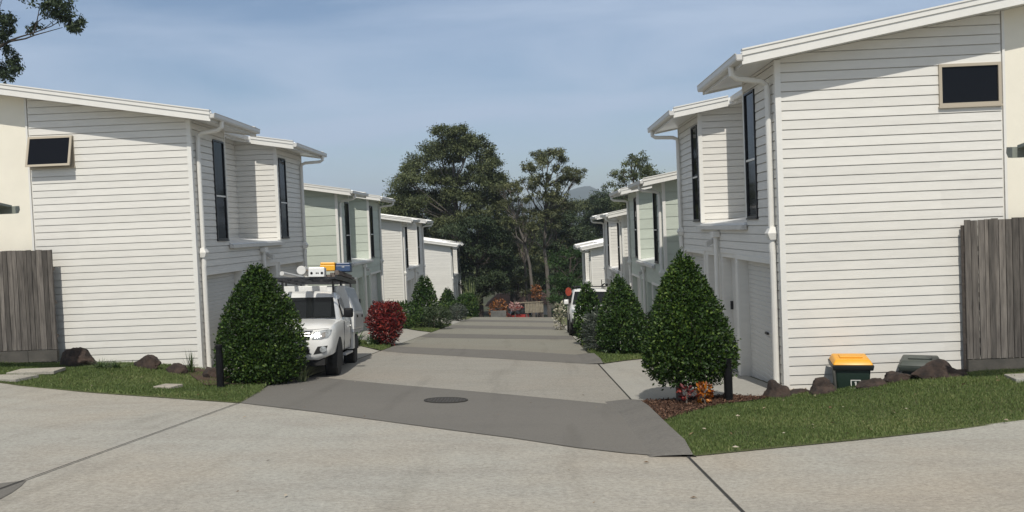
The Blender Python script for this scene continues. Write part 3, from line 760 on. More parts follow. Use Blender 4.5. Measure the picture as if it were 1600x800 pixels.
rock('biggest brown rock lying against the end of the sleeper plinth', gd(-9.25,16.5,0.10), 0.37, 0.28, 0.31, 2, -0.22)
rock('flat-topped brown rock in grass midway along the white end wall', gd(-7.78,16.4,0.07), 0.32, 0.24, 0.24, 14)
rock('small low brown rock under the spiky grass tuft', gd(-7.08,16.2,0.05), 0.22, 0.18, 0.19, 23)
rock('square brown rock beside the black bollard and the ute shrub', gd(-6.18,15.6,0.05), 0.23, 0.20, 0.26, 31)
rock('rounded brown rock by the foot of the downpipe and driveway', gd(3.54,12.35,0.06), 0.26, 0.24, 0.22, 44, 0.08)
rock('flat tan rock between the downpipe and the yellow-lidded bin', gd(3.90,12.5,0.0), 0.24, 0.14, 0.10, 47)
rock('lumpy dark rock on the driveway side of the yellow-lidded bin', gd(4.12,12.12,0.06), 0.23, 0.17, 0.18, 52)
rock('long mossy rock in front of the yellow-lidded bin', gd(4.80,12.0,0.0), 0.30, 0.17, 0.16, 63)
rock('low brown rock between the two wheelie bins', gd(5.19,12.10,0.04), 0.30, 0.15, 0.17, 71)
rock('big dark jagged boulder hiding the green-lidded bin', gd(5.74,11.98,0.05), 0.44, 0.24, 0.24, 85)
rock('small pale stone beside the fence plinth and the boulder', gd(6.18,12.2,0.03), 0.13, 0.10, 0.08, 96)
def paver(label, pts, lift=0.05):
    mb = MB(); z = [hz(x, y)+lift for x, y in pts]
    zz = sum(z)/len(z)
    mb.prism([(x,y,zz-0.06) for x,y in pts], [(x,y,zz) for x,y in pts])
    o = mb.build('paver', M['concrete'], bevel=0.008); tag(o, label, 'paver', 'stepping stones in the lawns')
paver('concrete stepping stone closest to the big brown rock', [(-9.85,15.15),(-8.95,15.15),(-8.98,15.6),(-9.85,15.6)], 0.085)
paver('concrete stepping stone at the road edge below the timber fence', [(-10.0,14.35+0.4),(-9.2,14.4),(-9.05,14.85),(-10.0,15.05)], 0.075)
paver('small flat stone set in the lawn in front of the spiky tuft', [(-6.5,13.85),(-6.15,13.75),(-6.05,14.0),(-6.4,14.1)], 0.075)
paver('stepping stone under the tall fence beside the bin lawn', [(6.3,11.05),(7.2,11.05),(7.2,11.42),(6.35,11.42)], 0.075)
paver('stepping stone on the road side of the fence beside the bin lawn', [(6.5,10.45),(7.5,10.45),(7.5,10.85),(6.55,10.85)], 0.075)

def bollard(label, x, y, h):
    root = empty('bollard_light', gd(x, y), 0, label, 'bollard', 'black bollard lights')
    b = MB(); b.lathe([(0.062,-0.1),(0.062,h-0.16)], n=18); b.build('post', M['black'], root, smooth=True)
    b = MB(); b.lathe([(0.052,h-0.16),(0.052,h-0.06)], n=18); b.build('lens', M['lamp_glass'] if False else M['black'], root, smooth=True)
    b = MB(); b.lathe([(0.062,h-0.06),(0.062,h-0.01),(0.05,h)], n=18); b.build('cap', M['black'], root, smooth=True)
bollard('black bollard light in front of the shrub beside the ute', -5.42, 14.05, 0.76)
bollard('black bollard light under the twin-trunk shrub by the garage', 2.76, 12.05, 0.66)

# manhole
mh = empty('manhole_cover', (-1.40, 12.55, hz(-1.40, 12.55)+0.009), 0, 'round dark iron manhole cover in the first charcoal band', 'manhole cover')
mh.rotation_euler = (math.atan(-0.08), math.atan(0.04), 0)
b = MB(); b.lathe([(0.335,0.0),(0.335,0.012),(0.30,0.014),(0.295,0.002)], n=40); b.build('ring', M['joint'], mh)
b = MB(); b.lathe([(0.292,0.0),(0.292,0.010)], n=40)
for i in range(-5, 6):
    for j in range(-5, 6):
        if math.hypot(i, j) < 5.1: b.box((i*0.05-0.014,j*0.05-0.014,0.010), (i*0.05+0.014,j*0.05+0.014,0.015))
b.build('lid', M['iron'], mh)

# ------------------------------------------------------------------ bins
def wheelie_bin(label, loc, rz, lidm, bodym, sticker):
    root = empty('wheelie_bin', loc, rz, label, 'bin', 'wheelie bins')
    b = MB(); W, D, HH = 0.245, 0.27, 0.93
    b.prism([(-W*0.78,-D*0.74,0.06),(W*0.78,-D*0.74,0.06),(W*0.78,D*0.82,0.06),(-W*0.78,D*0.82,0.06)], [(-W,-D,HH-0.08),(W,-D,HH-0.08),(W,D,HH-0.08),(-W,D,HH-0.08)])
    b.build('body', bodym, root, bevel=0.03, segs=3, smooth=True)
    r = MB(); r.prism([(-W-0.03,-D-0.03,HH-0.10),(W+0.03,-D-0.03,HH-0.10),(W+0.03,D+0.05,HH-0.10),(-W-0.03,D+0.05,HH-0.10)], [(-W-0.045,-D-0.045,HH-0.02),(W+0.045,-D-0.045,HH-0.02),(W+0.045,D+0.06,HH-0.02),(-W-0.045,D+0.06,HH-0.02)])
    r.build('rim', M['bin_rim'] if sticker else lidm, root, bevel=0.012, smooth=True)
    l = MB(); l.prism([(-W-0.035,-D-0.04,HH-0.019),(W+0.035,-D-0.04,HH-0.019),(W+0.035,D+0.03,HH-0.019),(-W-0.035,D+0.03,HH-0.019)], [(-W+0.01,-D+0.02,HH+0.055),(W-0.01,-D+0.02,HH+0.055),(W-0.01,D-0.03,HH+0.075),(-W+0.01,D-0.03,HH+0.075)])
    lid = l.build('lid', lidm, root, bevel=0.018, segs=3, smooth=True)
    q = MB(); q.box((-0.16,-0.12,HH+0.062), (0.16,0.14,HH+0.080)); q.build('lid_panel', lidm, lid, bevel=0.008)
    h = MB(); h.tube([(-0.2,D+0.03,HH-0.05),(-0.2,D+0.12,HH-0.03),(0.2,D+0.12,HH-0.03),(0.2,D+0.03,HH-0.05)], 0.017, 8); h.build('handle', M['bin_rim'], root, smooth=True)
    for s in (-1, 1):
        w = MB(); w.lathe([(0.03,-0.025),(0.095,-0.025),(0.10,0.0),(0.095,0.025),(0.03,0.025)], (s*0.20,D*0.74,0.10), 'x', 18); w.build('wheel', M['rubber'], root, smooth=True)
    if sticker:
        # framed house number stuck on the front, which leans out towards its top
        def fx(z): return -D*(0.74+0.26*(z-0.06)/(HH-0.14))-0.003
        st = MB(); z0, z1, x0, x1 = 0.56, 0.69, -0.035, 0.105
        def bar(a, b2, c, d): st.add([(a,fx(c),c),(b2,fx(c),c),(b2,fx(d),d),(a,fx(d),d)], [(0,1,2,3)])
        t = 0.014; bar(x0,x1,z0,z0+t); bar(x0,x1,z1-t,z1); bar(x0,x0+t,z0+t,z1-t); bar(x1-t,x1,z0+t,z1-t)
        bar(0.026,0.046,z0+0.028,z1-0.026); bar(0.018,0.030,z1-0.045,z1-0.032); bar(0.066,0.080,z0+0.025,z0+0.039)
        st.build('number_sticker', M['trim_white'], root, fix=False)
    return root
wheelie_bin('dark green wheelie bin with bright yellow lid and number sticker', (4.69, 12.50, -1.48), -0.24, M['bin_lid'], M['bin_green'], True)
wheelie_bin('dull green wheelie bin behind the big jagged boulder', (5.72, 12.50, -1.54), -0.45, M['bin_grey'], M['bin_grey'], False)

# ------------------------------------------------------------------ vehicles
def loft(mb, secs, cap=True):
    """secs: list of (y, [(x,z)...]) right-half outlines from bottom centre up to top centre; mirrored"""
    k = len(secs[0][1]); vs = []
    for y, pts in secs:
        full = [(x, z) for x, z in pts]+[(-x, z) for x, z in reversed(pts)]
        vs += [(x, y, z) for x, z in full]
    n = 2*k
    fs = [(i*n+j, i*n+(j+1)%n, (i+1)*n+(j+1)%n, (i+1)*n+j) for i in range(len(secs)-1) for j in range(n)]
    if cap: fs += [tuple(range(n))[::-1], tuple(range((len(secs)-1)*n, len(secs)*n))]
    mb.add(vs, fs)
def make_wheel(root, x, y, r=0.37, w=0.25):
    e = MB(); s = 1 if x > 0 else -1
    e.lathe([(r*0.62,-w/2),(r*0.93,-w/2),(r,-w/2+0.03),(r,w/2-0.03),(r*0.93,w/2),(r*0.62,w/2)], (x,y,r), 'x', 32)
    wh = e.build('wheel', M['rubber'], root, smooth=True)
    q = MB(); o = x+s*(w/2-0.055)
    prof = [(0.0,0),(0.07,0.02),(0.09,-0.005),(r*0.52,-0.01),(r*0.58,0.03),(r*0.62,0.045)]
    q.lathe([(a, s*b) for a, b in prof], (o,y,r), 'x', 32); rim = q.build('rim', M['alloy'], wh, smooth=True)
    q = MB()
    for i in range(6):
        t = i*math.pi/3; q.box((o+s*0.0-0.004,y+math.cos(t)*r*0.36-0.035,r+math.sin(t)*r*0.36-0.035), (o+s*0.004+0.004,y+math.cos(t)*r*0.36+0.035,r+math.sin(t)*r*0.36+0.035))
    q.build('rim_slots', M['under'], rim)
    return wh
def quad(mb, pts, n, t=0.006):
    nv = Vector(n).normalized()*t
    mb.prism(pts, [tuple(Vector(p)+nv) for p in pts])

from mathutils.bvhtree import BVHTree
def patch(body_mb, name, m, parent, lo, hi, rows=6, out=0.010, axis='y', thick=0.02):
    """a panel shaped by two outlines (x,z) laid on the front of the body"""
    tree = BVHTree.FromPolygons(body_mb.v, body_mb.f)
    vs = []; n = len(lo)
    for r in range(rows):
        t = r/(rows-1)
        for (x0,z0), (x1,z1) in zip(lo, hi):
            x, z = x0+(x1-x0)*t, z0+(z1-z0)*t
            h = tree.ray_cast(Vector((x,-3,z)), Vector((0,1,0)))
            p = h[0] if h[0] is not None else Vector((x,-0.5,z))
            nn = h[1] if h[0] is not None else Vector((0,-1,0))
            if nn.y > 0: nn = -nn
            vs.append(p+nn*out)
    k = len(vs); back = [v+Vector((0,thick+out,0)) for v in vs]
    fs = [(r*n+j, r*n+j+1, (r+1)*n+j+1, (r+1)*n+j) for r in range(rows-1) for j in range(n-1)]
    ring = list(range(n))+[r*n+n-1 for r in range(1, rows)]+list(range((rows-1)*n+n-2, (rows-1)*n-1, -1))+[r*n for r in range(rows-2, 0, -1)]
    mb = MB(); mb.add([tuple(v) for v in vs+back], fs+[(ring[i], ring[(i+1)%len(ring)], ring[(i+1)%len(ring)]+k, ring[i]+k) for i in range(len(ring))])
    return mb.build(name, m, parent, smooth=True)
def line(a, b, n=9): return [(a[0]+(b[0]-a[0])*i/(n-1), a[1]+(b[1]-a[1])*i/(n-1)) for i in range(n)]
def poly(pts, n=4):
    out = []
    for a, b in zip(pts[:-1], pts[1:]): out += line(a, b, n+1)[:-1]
    return out+[pts[-1]]
def make_ute(loc, rot):
    root = empty('utility_truck', loc, 0, 'white tradesman ute with tray canopy and loaded roof rack parked in the driveway', 'ute')
    root.rotation_euler = rot
    W = 0.885
    def sec(hw, zb, zm, zt, crown=0.03, sh=0.06):
        return [(0.0,zb),(hw*0.72,zb),(hw*0.97,zb+0.10),(hw,zm),(hw*0.985,zt-sh-0.02),(hw*0.93,zt-0.015),(hw*0.6,zt+crown*0.6),(0.0,zt+crown)]
    b = MB()
    loft(b, [(-0.925,sec(0.60,0.48,0.60,0.74)),(-0.90,sec(0.74,0.44,0.62,0.83,0.02)),(-0.85,sec(0.81,0.41,0.64,0.93,0.02)),(-0.78,sec(0.845,0.40,0.66,1.00,0.02)),(-0.66,sec(0.87,0.41,0.70,1.055,0.02)),
             (-0.40,sec(W,0.44,0.74,1.095)),(0.1,sec(W,0.46,0.76,1.13)),(0.62,sec(W,0.44,0.76,1.155)),(0.85,sec(W,0.42,0.76,1.165,0.0)),(2.12,sec(W,0.42,0.76,1.165,0.0))])
    body = b.build('body', M['carwhite'], root, smooth=True)
    # cab: pillars and roof in paint, glass set just proud
    c = MB()
    def csec(y, hb, ht, z0, z1): return [(0.0,z0),(hb,z0),(ht+0.03,z1-0.10),(ht-0.04,z1-0.015),(ht*0.6,z1+0.015),(0.0,z1+0.02)]
    loft(c, [(0.66,csec(0,0.80,0.76,1.12,1.17)),(1.28,csec(0,0.845,0.64,1.12,1.70)),(1.45,csec(0,0.85,0.63,1.12,1.765)),(2.05,csec(0,0.85,0.63,1.12,1.775)),(2.14,csec(0,0.84,0.62,1.12,1.74))])
    cab = c.build('cab', M['carwhite'], root, smooth=True)
    g = MB()
    def wz(t): return 1.195+(1.665-1.195)*t
    def wy(t): return 0.635+(1.225-0.635)*t
    g.prism([(-0.72,wy(0.02)-0.02,wz(0.02)),(0.72,wy(0.02)-0.02,wz(0.02)),(0.60,wy(0.95)-0.03,wz(0.95)),(-0.60,wy(0.95)-0.03,wz(0.95))],
            [(-0.72,wy(0.02)+0.03,wz(0.02)),(0.72,wy(0.02)+0.03,wz(0.02)),(0.60,wy(0.95)+0.02,wz(0.95)),(-0.60,wy(0.95)+0.02,wz(0.95))])
    g.build('windscreen', M['carglass'], cab)
    for s in (-1, 1):
        g = MB()
        def sx(z): return s*(0.851-(z-1.12)/(1.675-1.12)*(0.851-0.662)+0.006)
        pts = [(1.00,1.22),(1.30,1.60),(1.92,1.64),(1.92,1.22)]
        g.prism([(sx(z),y,z) for y,z in pts], [(sx(z)-s*0.02,y,z) for y,z in pts]); g.build('side_window', M['carglass'], cab)
        d = MB(); x = s*(W+0.002)
        for y0, y1, z0, z1 in ((0.80,0.812,0.52,1.13),(1.98,1.992,0.52,1.13),(0.81,1.985,0.515,0.527)): d.box((min(x,x-s*0.012),y0,z0), (max(x,x-s*0.012),y1,z1))
        dd = d.build('door', M['under'], root)
        d = MB(); d.box((min(x,x+s*0.03),1.76,1.00), (max(x,x+s*0.03),1.92,1.03)); d.build('handle', M['carwhite'], dd)
        # wheel arches: dark wells with flares
        for yc, r in ((0.0,0.45),):
            f = MB(); pts = [(math.cos(t)*r, math.sin(t)*r) for t in np.linspace(-0.35, math.pi+0.35, 22)]
            f.prism([(s*(W-0.10),yc+a,0.37+q) for a,q in pts], [(s*(W+0.006),yc+a,0.37+q) for a,q in pts]); f.build('wheel_well', M['under'], root)
        # headlight wraps from the grille round to the wing
        lo = [(s*x, z) for x, z in poly([(0.47,0.80),(0.64,0.80),(0.77,0.83),(0.815,0.90)])]; hi = [(s*x, z) for x, z in poly([(0.50,0.935),(0.64,0.965),(0.76,0.985),(0.82,0.975)])]
        hl = patch(b, 'headlight', M['lamp_glass'], root, lo, hi, 6, 0.010)
        for x0, x1 in ((0.53,0.61),(0.65,0.72)):
            patch(b, 'reflector', M['chrome'] if x0 < 0.6 else M['lamp_dark'], hl, line((s*x0,0.83),(s*x1,0.835),5), line((s*x0,0.92),(s*x1,0.93),5), 4, 0.016)
        fs = patch(b, 'fog_surround', M['under'], root, [(s*x,z) for x,z in line((0.50,0.52),(0.72,0.55),7)], [(s*x,z) for x,z in line((0.58,0.665),(0.76,0.68),7)], 5, 0.008)
        h = MB(); tr = BVHTree.FromPolygons(b.v, b.f).ray_cast(Vector((s*0.685,-3,0.605)), Vector((0,1,0)))[0]
        h.lathe([(0.0,-0.035),(0.052,-0.03),(0.066,-0.018),(0.066,0.05)], (s*0.685,tr.y,0.605), 'y', 18); h.build('fog_light', M['lamp_glass'], fs, smooth=True)
        # mirrors
        m = MB(); m.box((s*0.95-0.085,0.80,1.20), (s*0.95+0.11,0.92,1.40)); mi = m.build('mirror', M['black'], root, bevel=0.035, segs=3, smooth=True)
        m = MB(); m.tube([(s*0.83,0.86,1.22),(s*0.93,0.86,1.26)], 0.025, 8); m.build('mirror_arm', M['black'], mi)
        make_wheel(root, s*0.755, 0.0); make_wheel(root, s*0.755, 3.085)
    # grille with bright bars, lower intake
    gr = patch(b, 'grille', M['under'], root, line((-0.42,0.79),(0.42,0.79),13), line((-0.46,0.945),(0.46,0.945),13), 6, 0.008)
    for z in (0.815, 0.86, 0.905): patch(b, 'grille_bar', M['chrome'], gr, line((-0.43,z),(0.43,z),13), line((-0.43,z+0.018),(0.43,z+0.018),13), 3, 0.016)
    patch(b, 'grille_surround', M['chrome'], gr, line((-0.48,0.948),(0.48,0.948),13), line((-0.48,0.968),(0.48,0.968),13), 3, 0.014)
    patch(b, 'bumper_intake', M['under'], root, line((-0.44,0.52),(0.44,0.52),11), line((-0.40,0.67),(0.40,0.67),11), 5, 0.008)
    patch(b, 'bonnet_seam', M['under'], root, poly([(-0.80,1.003),(-0.5,0.985),(0.5,0.985),(0.80,1.003)],5), poly([(-0.80,1.009),(-0.5,0.991),(0.5,0.991),(0.80,1.009)],5), 2, 0.003, thick=0.003)
    g = MB(); g.box((-0.70,-0.82,0.30), (0.70,-0.3,0.44)); g.box((-0.60,-0.3,0.28), (0.60,4.2,0.52)); g.box((-0.75,0.7,0.34),(0.75,0.85,0.40)); g.build('chassis', M['under'], root)
    g = MB()
    for s in (-1, 1): g.box((min(s*0.80,s*0.92),0.75,0.40), (max(s*0.80,s*0.92),2.1,0.44))
    g.build('side_step', M['alu'], root)
    # tray with guards
    t = MB(); t.box((-0.93,2.24,0.84), (0.93,4.42,0.90)); t.build('tray', M['alu'], root)
    for s in (-1, 1):
        g = MB(); g.box((min(s*0.64,s*0.90),2.30,0.46), (max(s*0.64,s*0.90),2.70,0.838)); g.build('toolbox', M['canopy'], root, bevel=0.01)
        g = MB(); pts = [(math.cos(q)*0.44, math.sin(q)*0.42) for q in np.linspace(0.15, math.pi-0.15, 12)]
        g.prism([(s*0.62,3.085+a,0.37+z) for a,z in pts], [(s*0.90,3.085+a,0.37+z) for a,z in pts]); g.build('mudguard', M['under'], root)
    # canopy: straight lower sides, leaning upper doors
    prof = [(-0.93,0.905),(0.93,0.905),(0.93,1.28),(0.70,1.92),(-0.70,1.92),(-0.93,1.28)]
    c = MB(); c.prism([(x,2.26,z) for x,z in prof], [(x,4.40,z) for x,z in prof]); can = c.build('canopy', M['canopy'], root, bevel=0.012)
    for s in (-1, 1):
        d = MB(); n = Vector((s*0.64,0,0.23)).normalized()*0.016
        P = [(s*0.915,2.36,1.325),(s*0.915,4.30,1.325),(s*0.72,4.30,1.87),(s*0.72,2.36,1.87)]
        d.prism([tuple(Vector(p)+n*0.1) for p in P], [tuple(Vector(p)+n) for p in P]); do = d.build('canopy_door', M['alu'], can)
        d = MB(); d.box((min(s*0.932,s*0.945),2.36,0.95), (max(s*0.932,s*0.945),4.30,1.265)); d.build('side_panel', M['alu'], can)
        for yy in (2.8, 3.9):
            d = MB(); d.box((min(s*0.946,s*0.965),yy-0.05,1.18), (max(s*0.946,s*0.965),yy+0.05,1.24)); d.build('latch', M['black'], can)
    # roof rack on uprights
    k = MB()
    for y in (0.62, 1.5, 2.35, 3.3, 4.35): k.box((-0.72,y-0.02,2.02), (0.72,y+0.02,2.06))
    for x in (-0.74, 0.74): k.box((x-0.02,0.55,2.02), (x+0.02,4.42,2.10))
    for y in (2.35, 4.35):
        for x in (-0.62, 0.62): k.box((x-0.02,y-0.02,1.90), (x+0.02,y+0.02,2.02))
    for x in (-0.55, 0.55): k.prism([(x-0.02,1.55,1.76),(x+0.02,1.55,1.76),(x+0.02,1.70,1.76),(x-0.02,1.70,1.76)], [(x-0.02,1.50,2.02),(x+0.02,1.50,2.02),(x+0.02,1.54,2.02),(x-0.02,1.54,2.02)])
    k.build('roof_rack', M['frame_dark'], root)
    k = MB(); k.box((0.40,1.62,1.76), (0.62,1.86,1.90)); k.build('cab_box', M['canopy'], root, bevel=0.02)
    return root
UTE = (-4.86, 16.55, 0); uz = hz(-4.9, 18.0)
UROT = (math.atan(-0.092), math.atan(0.03), R(6.0))
ute = make_ute((UTE[0], UTE[1], -1.20), UROT)
UM = Matrix.Translation((UTE[0], UTE[1], -1.20)) @ __import__('mathutils').Euler(UROT).to_matrix().to_4x4()
def on_ute(name, mb, m, local, label, cat, **k):
    o = mb.build(name, m, None, **k); p = UM @ Vector(local); o.location = p; o.rotation_euler = UROT
    return tag(o, label, cat)
b = MB(); b.lathe([(0.0,-1.10),(0.085,-1.10),(0.095,-1.09),(0.095,-1.02),(0.088,-1.01),(0.088,1.1)], (0,0,0), 'y', 24)
on_ute('conduit_tube', b, M['pvc'], (0.03,1.62,2.20), 'fat white pvc tube lying lengthwise on the ute roof rack', 'tube', smooth=True)
b = MB(); b.lathe([(0.0,-1.2),(0.045,-1.2),(0.045,1.3)], (0,0,0), 'y', 16)
on_ute('conduit_tube', b, M['pvc'], (-0.40,1.9,2.15), 'thin white pipe on the ute rack nearest the house wall', 'tube', smooth=True)
wc = empty('equipment_case', UM @ Vector((0.34,0.62,2.06)), 0, 'white box with three black ports at the front of the ute rack', 'case'); wc.rotation_euler = UROT
b = MB(); b.box((-0.165,-0.08,0.0), (0.165,0.22,0.20)); b.build('shell', M['carwhite'], wc, bevel=0.012)
for x, r in ((-0.10,0.026),(0.0,0.014),(0.035,0.014),(0.115,0.026)):
    b = MB(); b.lathe([(0.0,-0.012),(r,-0.01),(r,0.02)], (x,-0.08,0.08), 'y', 12); b.build('port', M['black'], wc)
b = MB()
for i, (x, z) in enumerate(((0.50,0.0),(0.60,0.0),(0.66,0.055),(0.54,0.055),(0.62,0.11))): b.box((x-0.045,-1.5+0.1*i,z), (x+0.045,2.0-0.12*i,z+0.05))
on_ute('timber_bundle', b, M['timber'], (0.05,2.3,2.065), 'stack of grey timber lengths along the edge of the ute rack', 'timber')
yc = empty('plastic_case', UM @ Vector((0.36,2.2,2.26)), 0, 'bright yellow plastic case strapped on the ute rack', 'case'); yc.rotation_euler = UROT
b = MB(); b.box((-0.17,-0.15,0.0), (0.17,0.25,0.13)); b.build('base', M['yellow'], yc, bevel=0.015)
b = MB(); b.box((-0.165,-0.145,0.131), (0.165,0.245,0.19)); b.build('lid', M['yellow'], yc, bevel=0.02)
bc = empty('plastic_case', UM @ Vector((0.71,2.2,2.235)), 0, 'dark blue case beside the yellow one on the ute rack', 'case'); bc.rotation_euler = UROT
b = MB(); b.box((-0.165,-0.15,0.0), (0.165,0.25,0.14)); b.build('base', M['blue'], bc, bevel=0.015)
b = MB(); b.box((-0.16,-0.145,0.141), (0.16,0.245,0.20)); b.build('lid', M['blue'], bc, bevel=0.02)
b = MB(); b.box((-0.03,-0.158,0.09), (0.03,-0.15,0.12)); b.build('latch', M['lamp_glass'], bc)

def make_suv(loc, rot):
    root = empty('parked_suv', loc, 0, 'white four-wheel drive with roof rack half hidden behind the shrubs', 'car'); root.rotation_euler = rot
    W = 0.93
    def sec(hw, zb, zm, zt, cr=0.03): return [(0.0,zb),(hw*0.75,zb),(hw*0.98,zb+0.1),(hw,zm),(hw*0.98,zt-0.09),(hw*0.92,zt-0.02),(hw*0.6,zt+cr*0.6),(0.0,zt+cr)]
    b = MB(); loft(b, [(-0.92,sec(0.70,0.50,0.65,0.80)),(-0.85,sec(0.82,0.44,0.68,0.98)),(-0.6,sec(0.90,0.44,0.74,1.10)),(0.1,sec(W,0.46,0.78,1.17)),(0.65,sec(W,0.46,0.78,1.20,0)),(3.6,sec(W,0.46,0.78,1.20,0)),(3.75,sec(0.88,0.52,0.8,1.18,0))])
    sb = b; b.build('body', M['carwhite'], root, smooth=True)
    def cs(hb, ht, z0, z1): return [(0.0,z0),(hb,z0),(ht+0.02,z1-0.09),(ht-0.05,z1-0.01),(ht*0.6,z1+0.015),(0.0,z1+0.02)]
    c = MB(); loft(c, [(0.60,cs(0.85,0.82,1.16,1.21)),(1.25,cs(0.88,0.72,1.16,1.80)),(1.5,cs(0.89,0.71,1.16,1.87)),(3.2,cs(0.89,0.71,1.16,1.87)),(3.7,cs(0.86,0.70,1.16,1.70))]); cab = c.build('cabin', M['carwhite'], root, smooth=True)
    g = MB(); g.prism([(-0.78,0.565,1.24),(0.78,0.565,1.24),(0.67,1.13,1.75),(-0.67,1.13,1.75)], [(-0.78,0.68,1.24),(0.78,0.68,1.24),(0.67,1.26,1.75),(-0.67,1.26,1.75)]); g.build('windscreen', M['carglass'], cab)
    for s in (-1, 1):
        g = MB()
        def sx(z): return s*(0.892-(z-1.16)/0.62*0.16+0.008)
        for pts in ([(0.95,1.26),(1.32,1.70),(2.0,1.72),(2.0,1.26)],[(2.1,1.26),(2.1,1.72),(3.3,1.70),(3.4,1.26)]):
            g.prism([(sx(z),y,z) for y,z in pts], [(sx(z)-s*0.02,y,z) for y,z in pts])
        g.build('side_window', M['carglass'], cab)
        patch(sb, 'headlight', M['lamp_glass'], root, [(s*x,z) for x,z in line((0.46,0.86),(0.84,0.90),8)], [(s*x,z) for x,z in line((0.48,1.00),(0.86,1.05),8)], 5, 0.010)
        m = MB(); m.box((s*1.02-0.11,0.72,1.22), (s*1.02+0.11,0.84,1.42)); m.build('mirror', M['carwhite'], root, bevel=0.04, segs=3, smooth=True)
        f = MB(); pts = [(math.cos(t)*0.47, math.sin(t)*0.47) for t in np.linspace(-0.3, math.pi+0.3, 20)]
        for yc in (0.0, 2.8):
            f = MB(); f.prism([(s*(W-0.1),yc+a,0.39+q) for a,q in pts], [(s*(W+0.006),yc+a,0.39+q) for a,q in pts]); f.build('wheel_well', M['under'], root)
        make_wheel(root, s*0.80, 0.0, 0.39, 0.27); make_wheel(root, s*0.80, 2.8, 0.39, 0.27)
        k = MB(); k.tube([(s*0.60,1.35,1.95),(s*0.60,3.4,1.95)], 0.02, 6)
        for y in (1.4, 2.4, 3.3): k.box((s*0.60-0.015,y-0.02,1.84), (s*0.60+0.015,y+0.02,1.95))
        k.build('roof_rail', M['frame_dark'], root)
    k = MB()
    for y in (1.4, 2.3, 3.2): k.box((-0.7,y-0.03,1.96), (0.7,y+0.03,1.99))
    k.build('roof_rack', M['frame_dark'], root)
    patch(sb, 'grille', M['under'], root, line((-0.44,0.80),(0.44,0.80),11), line((-0.46,0.98),(0.46,0.98),11), 5, 0.01)
    g = MB(); g.box((-0.86,-0.99,0.44), (0.86,-0.84,0.70)); g.box((-0.70,-0.80,0.30), (0.70,3.6,0.46)); g.build('bumper', M['under'], root, bevel=0.03)
    k = MB(); k.tube([(0.55,3.3,1.98),(0.72,3.3,2.12)], 0.03, 8); k.tube([(0.60,3.3,2.02),(0.58,3.3,2.28)], 0.018, 6); k.lathe([(0.0,0),(0.06,0.02),(0.06,0.14),(0.0,0.16)], (0.80,3.2,2.06), 'y', 10); k.build('rack_clamp', M['black'], root)
    return root
SUVL = (2.28, 33.2, hz(1.6, 33.2)-0.02)
make_suv(SUVL, (math.atan(-0.08), math.atan(0.04), R(-1)))
fl = empty('marker_sign', (1.42, 34.0, hz(1.58, 34.0)), 0, 'round orange-red disc on a thin pole beside the SUV', 'sign')
b = MB(); b.tube([(0,0,-0.1),(0,0,1.62)], 0.018, 8); b.build('pole', M['frame_dark'], fl)
b = MB(); b.lathe([(0.0,-0.03),(0.165,-0.03),(0.175,0.0),(0.165,0.03),(0.0,0.03)], (0,0,0), 'y', 24); dc = b.build('disc', M['orange'], fl, smooth=True, loc=(0,0,1.76)); dc.scale = (0.75, 1, 1)

# ------------------------------------------------------------------ garden plants
bush('shrub', 'big dense cone-shaped shrub between the black bollard and the ute', 'shrub', gd(-5.03,15.0), 1.34, 2.17, LM['lilly'], 25000, 0.056, 0.0, 'cone', 3, 'clipped cone shrubs', [(0.1,0),(-0.2,0.05)], 0.55, 0.22, 0.17, 2.1)
bush('shrub', 'twin-trunk cone shrub over the orange croton by the garage', 'shrub', gd(2.26,12.45), 1.28, 2.16, LM['lilly'], 25000, 0.052, 0.30, 'cone', 5, 'clipped cone shrubs', [(-0.17,-0.15),(0.12,-0.25)], 0.55, 0.26, 0.17, 1.45)
bush('shrub', 'rounded cone shrub in front of the sage green house and its hose', 'shrub', gd(2.38,22.9), 1.30, 2.12, LM['lilly2'], 9500, 0.080, 0.05, 'cone', 8, 'clipped cone shrubs', None, 0.55, 0.3)
bush('shrub', 'narrow shrub standing in front of the white SUV', 'shrub', gd(1.74,27.2), 0.85, 2.0, LM['lilly2'], 3600, 0.11, 0.05, 'cone', 12, 'clipped cone shrubs', None, 0.5, 0.4)
bush('shrub', 'rounded cone shrub against the third white house past the red shrub', 'shrub', gd(-5.75,43.5), 1.15, 2.45, LM['lilly2'], 3500, 0.14, 0.05, 'cone', 15, 'clipped cone shrubs', None, 0.5, 0.4)
bush('shrub', 'narrow cone shrub at the corner of the lowest house on the ute side', 'shrub', gd(-5.85,56.5), 1.10, 1.9, LM['lilly2'], 2600, 0.15, 0.05, 'cone', 18, 'clipped cone shrubs', None, 0.5, 0.35)
bush('shrub', 'dark rounded shrub below the tall cane plant', 'shrub', gd(-4.95,60.0), 1.25, 1.65, LM['lilly2'], 2400, 0.16, 0.05, 'round', 21, 'clipped cone shrubs', None, 0.5, 0.35)
bush('shrub', 'dark shrub last in the row at the crest of the road', 'shrub', gd(-4.75,63.5), 0.85, 2.0, LM['lilly2'], 1800, 0.16, 0.05, 'cone', 24, 'clipped cone shrubs', None, 0.5, 0.4)
bush('croton', 'deep red leafy croton at the end of the grass strip', 'croton', gd(-4.75,26.3), 0.98, 1.36, LM['croton'], 3400, 0.12, 0.12, 'round', 27, None, None, 0.36, 0.3, 0.22)
bush('croton', 'small orange and yellow croton under the twin-trunk shrub', 'croton', gd(2.36,11.8), 0.20, 0.31, LM['croton2'], 110, 0.08, 0.10, 'round', 29, None, None, 0.42)
bush('croton', 'small dark red croton under the twin-trunk shrub', 'croton', gd(2.12,11.9), 0.17, 0.28, LM['croton'], 70, 0.08, 0.12, 'round', 30, None, None, 0.42)
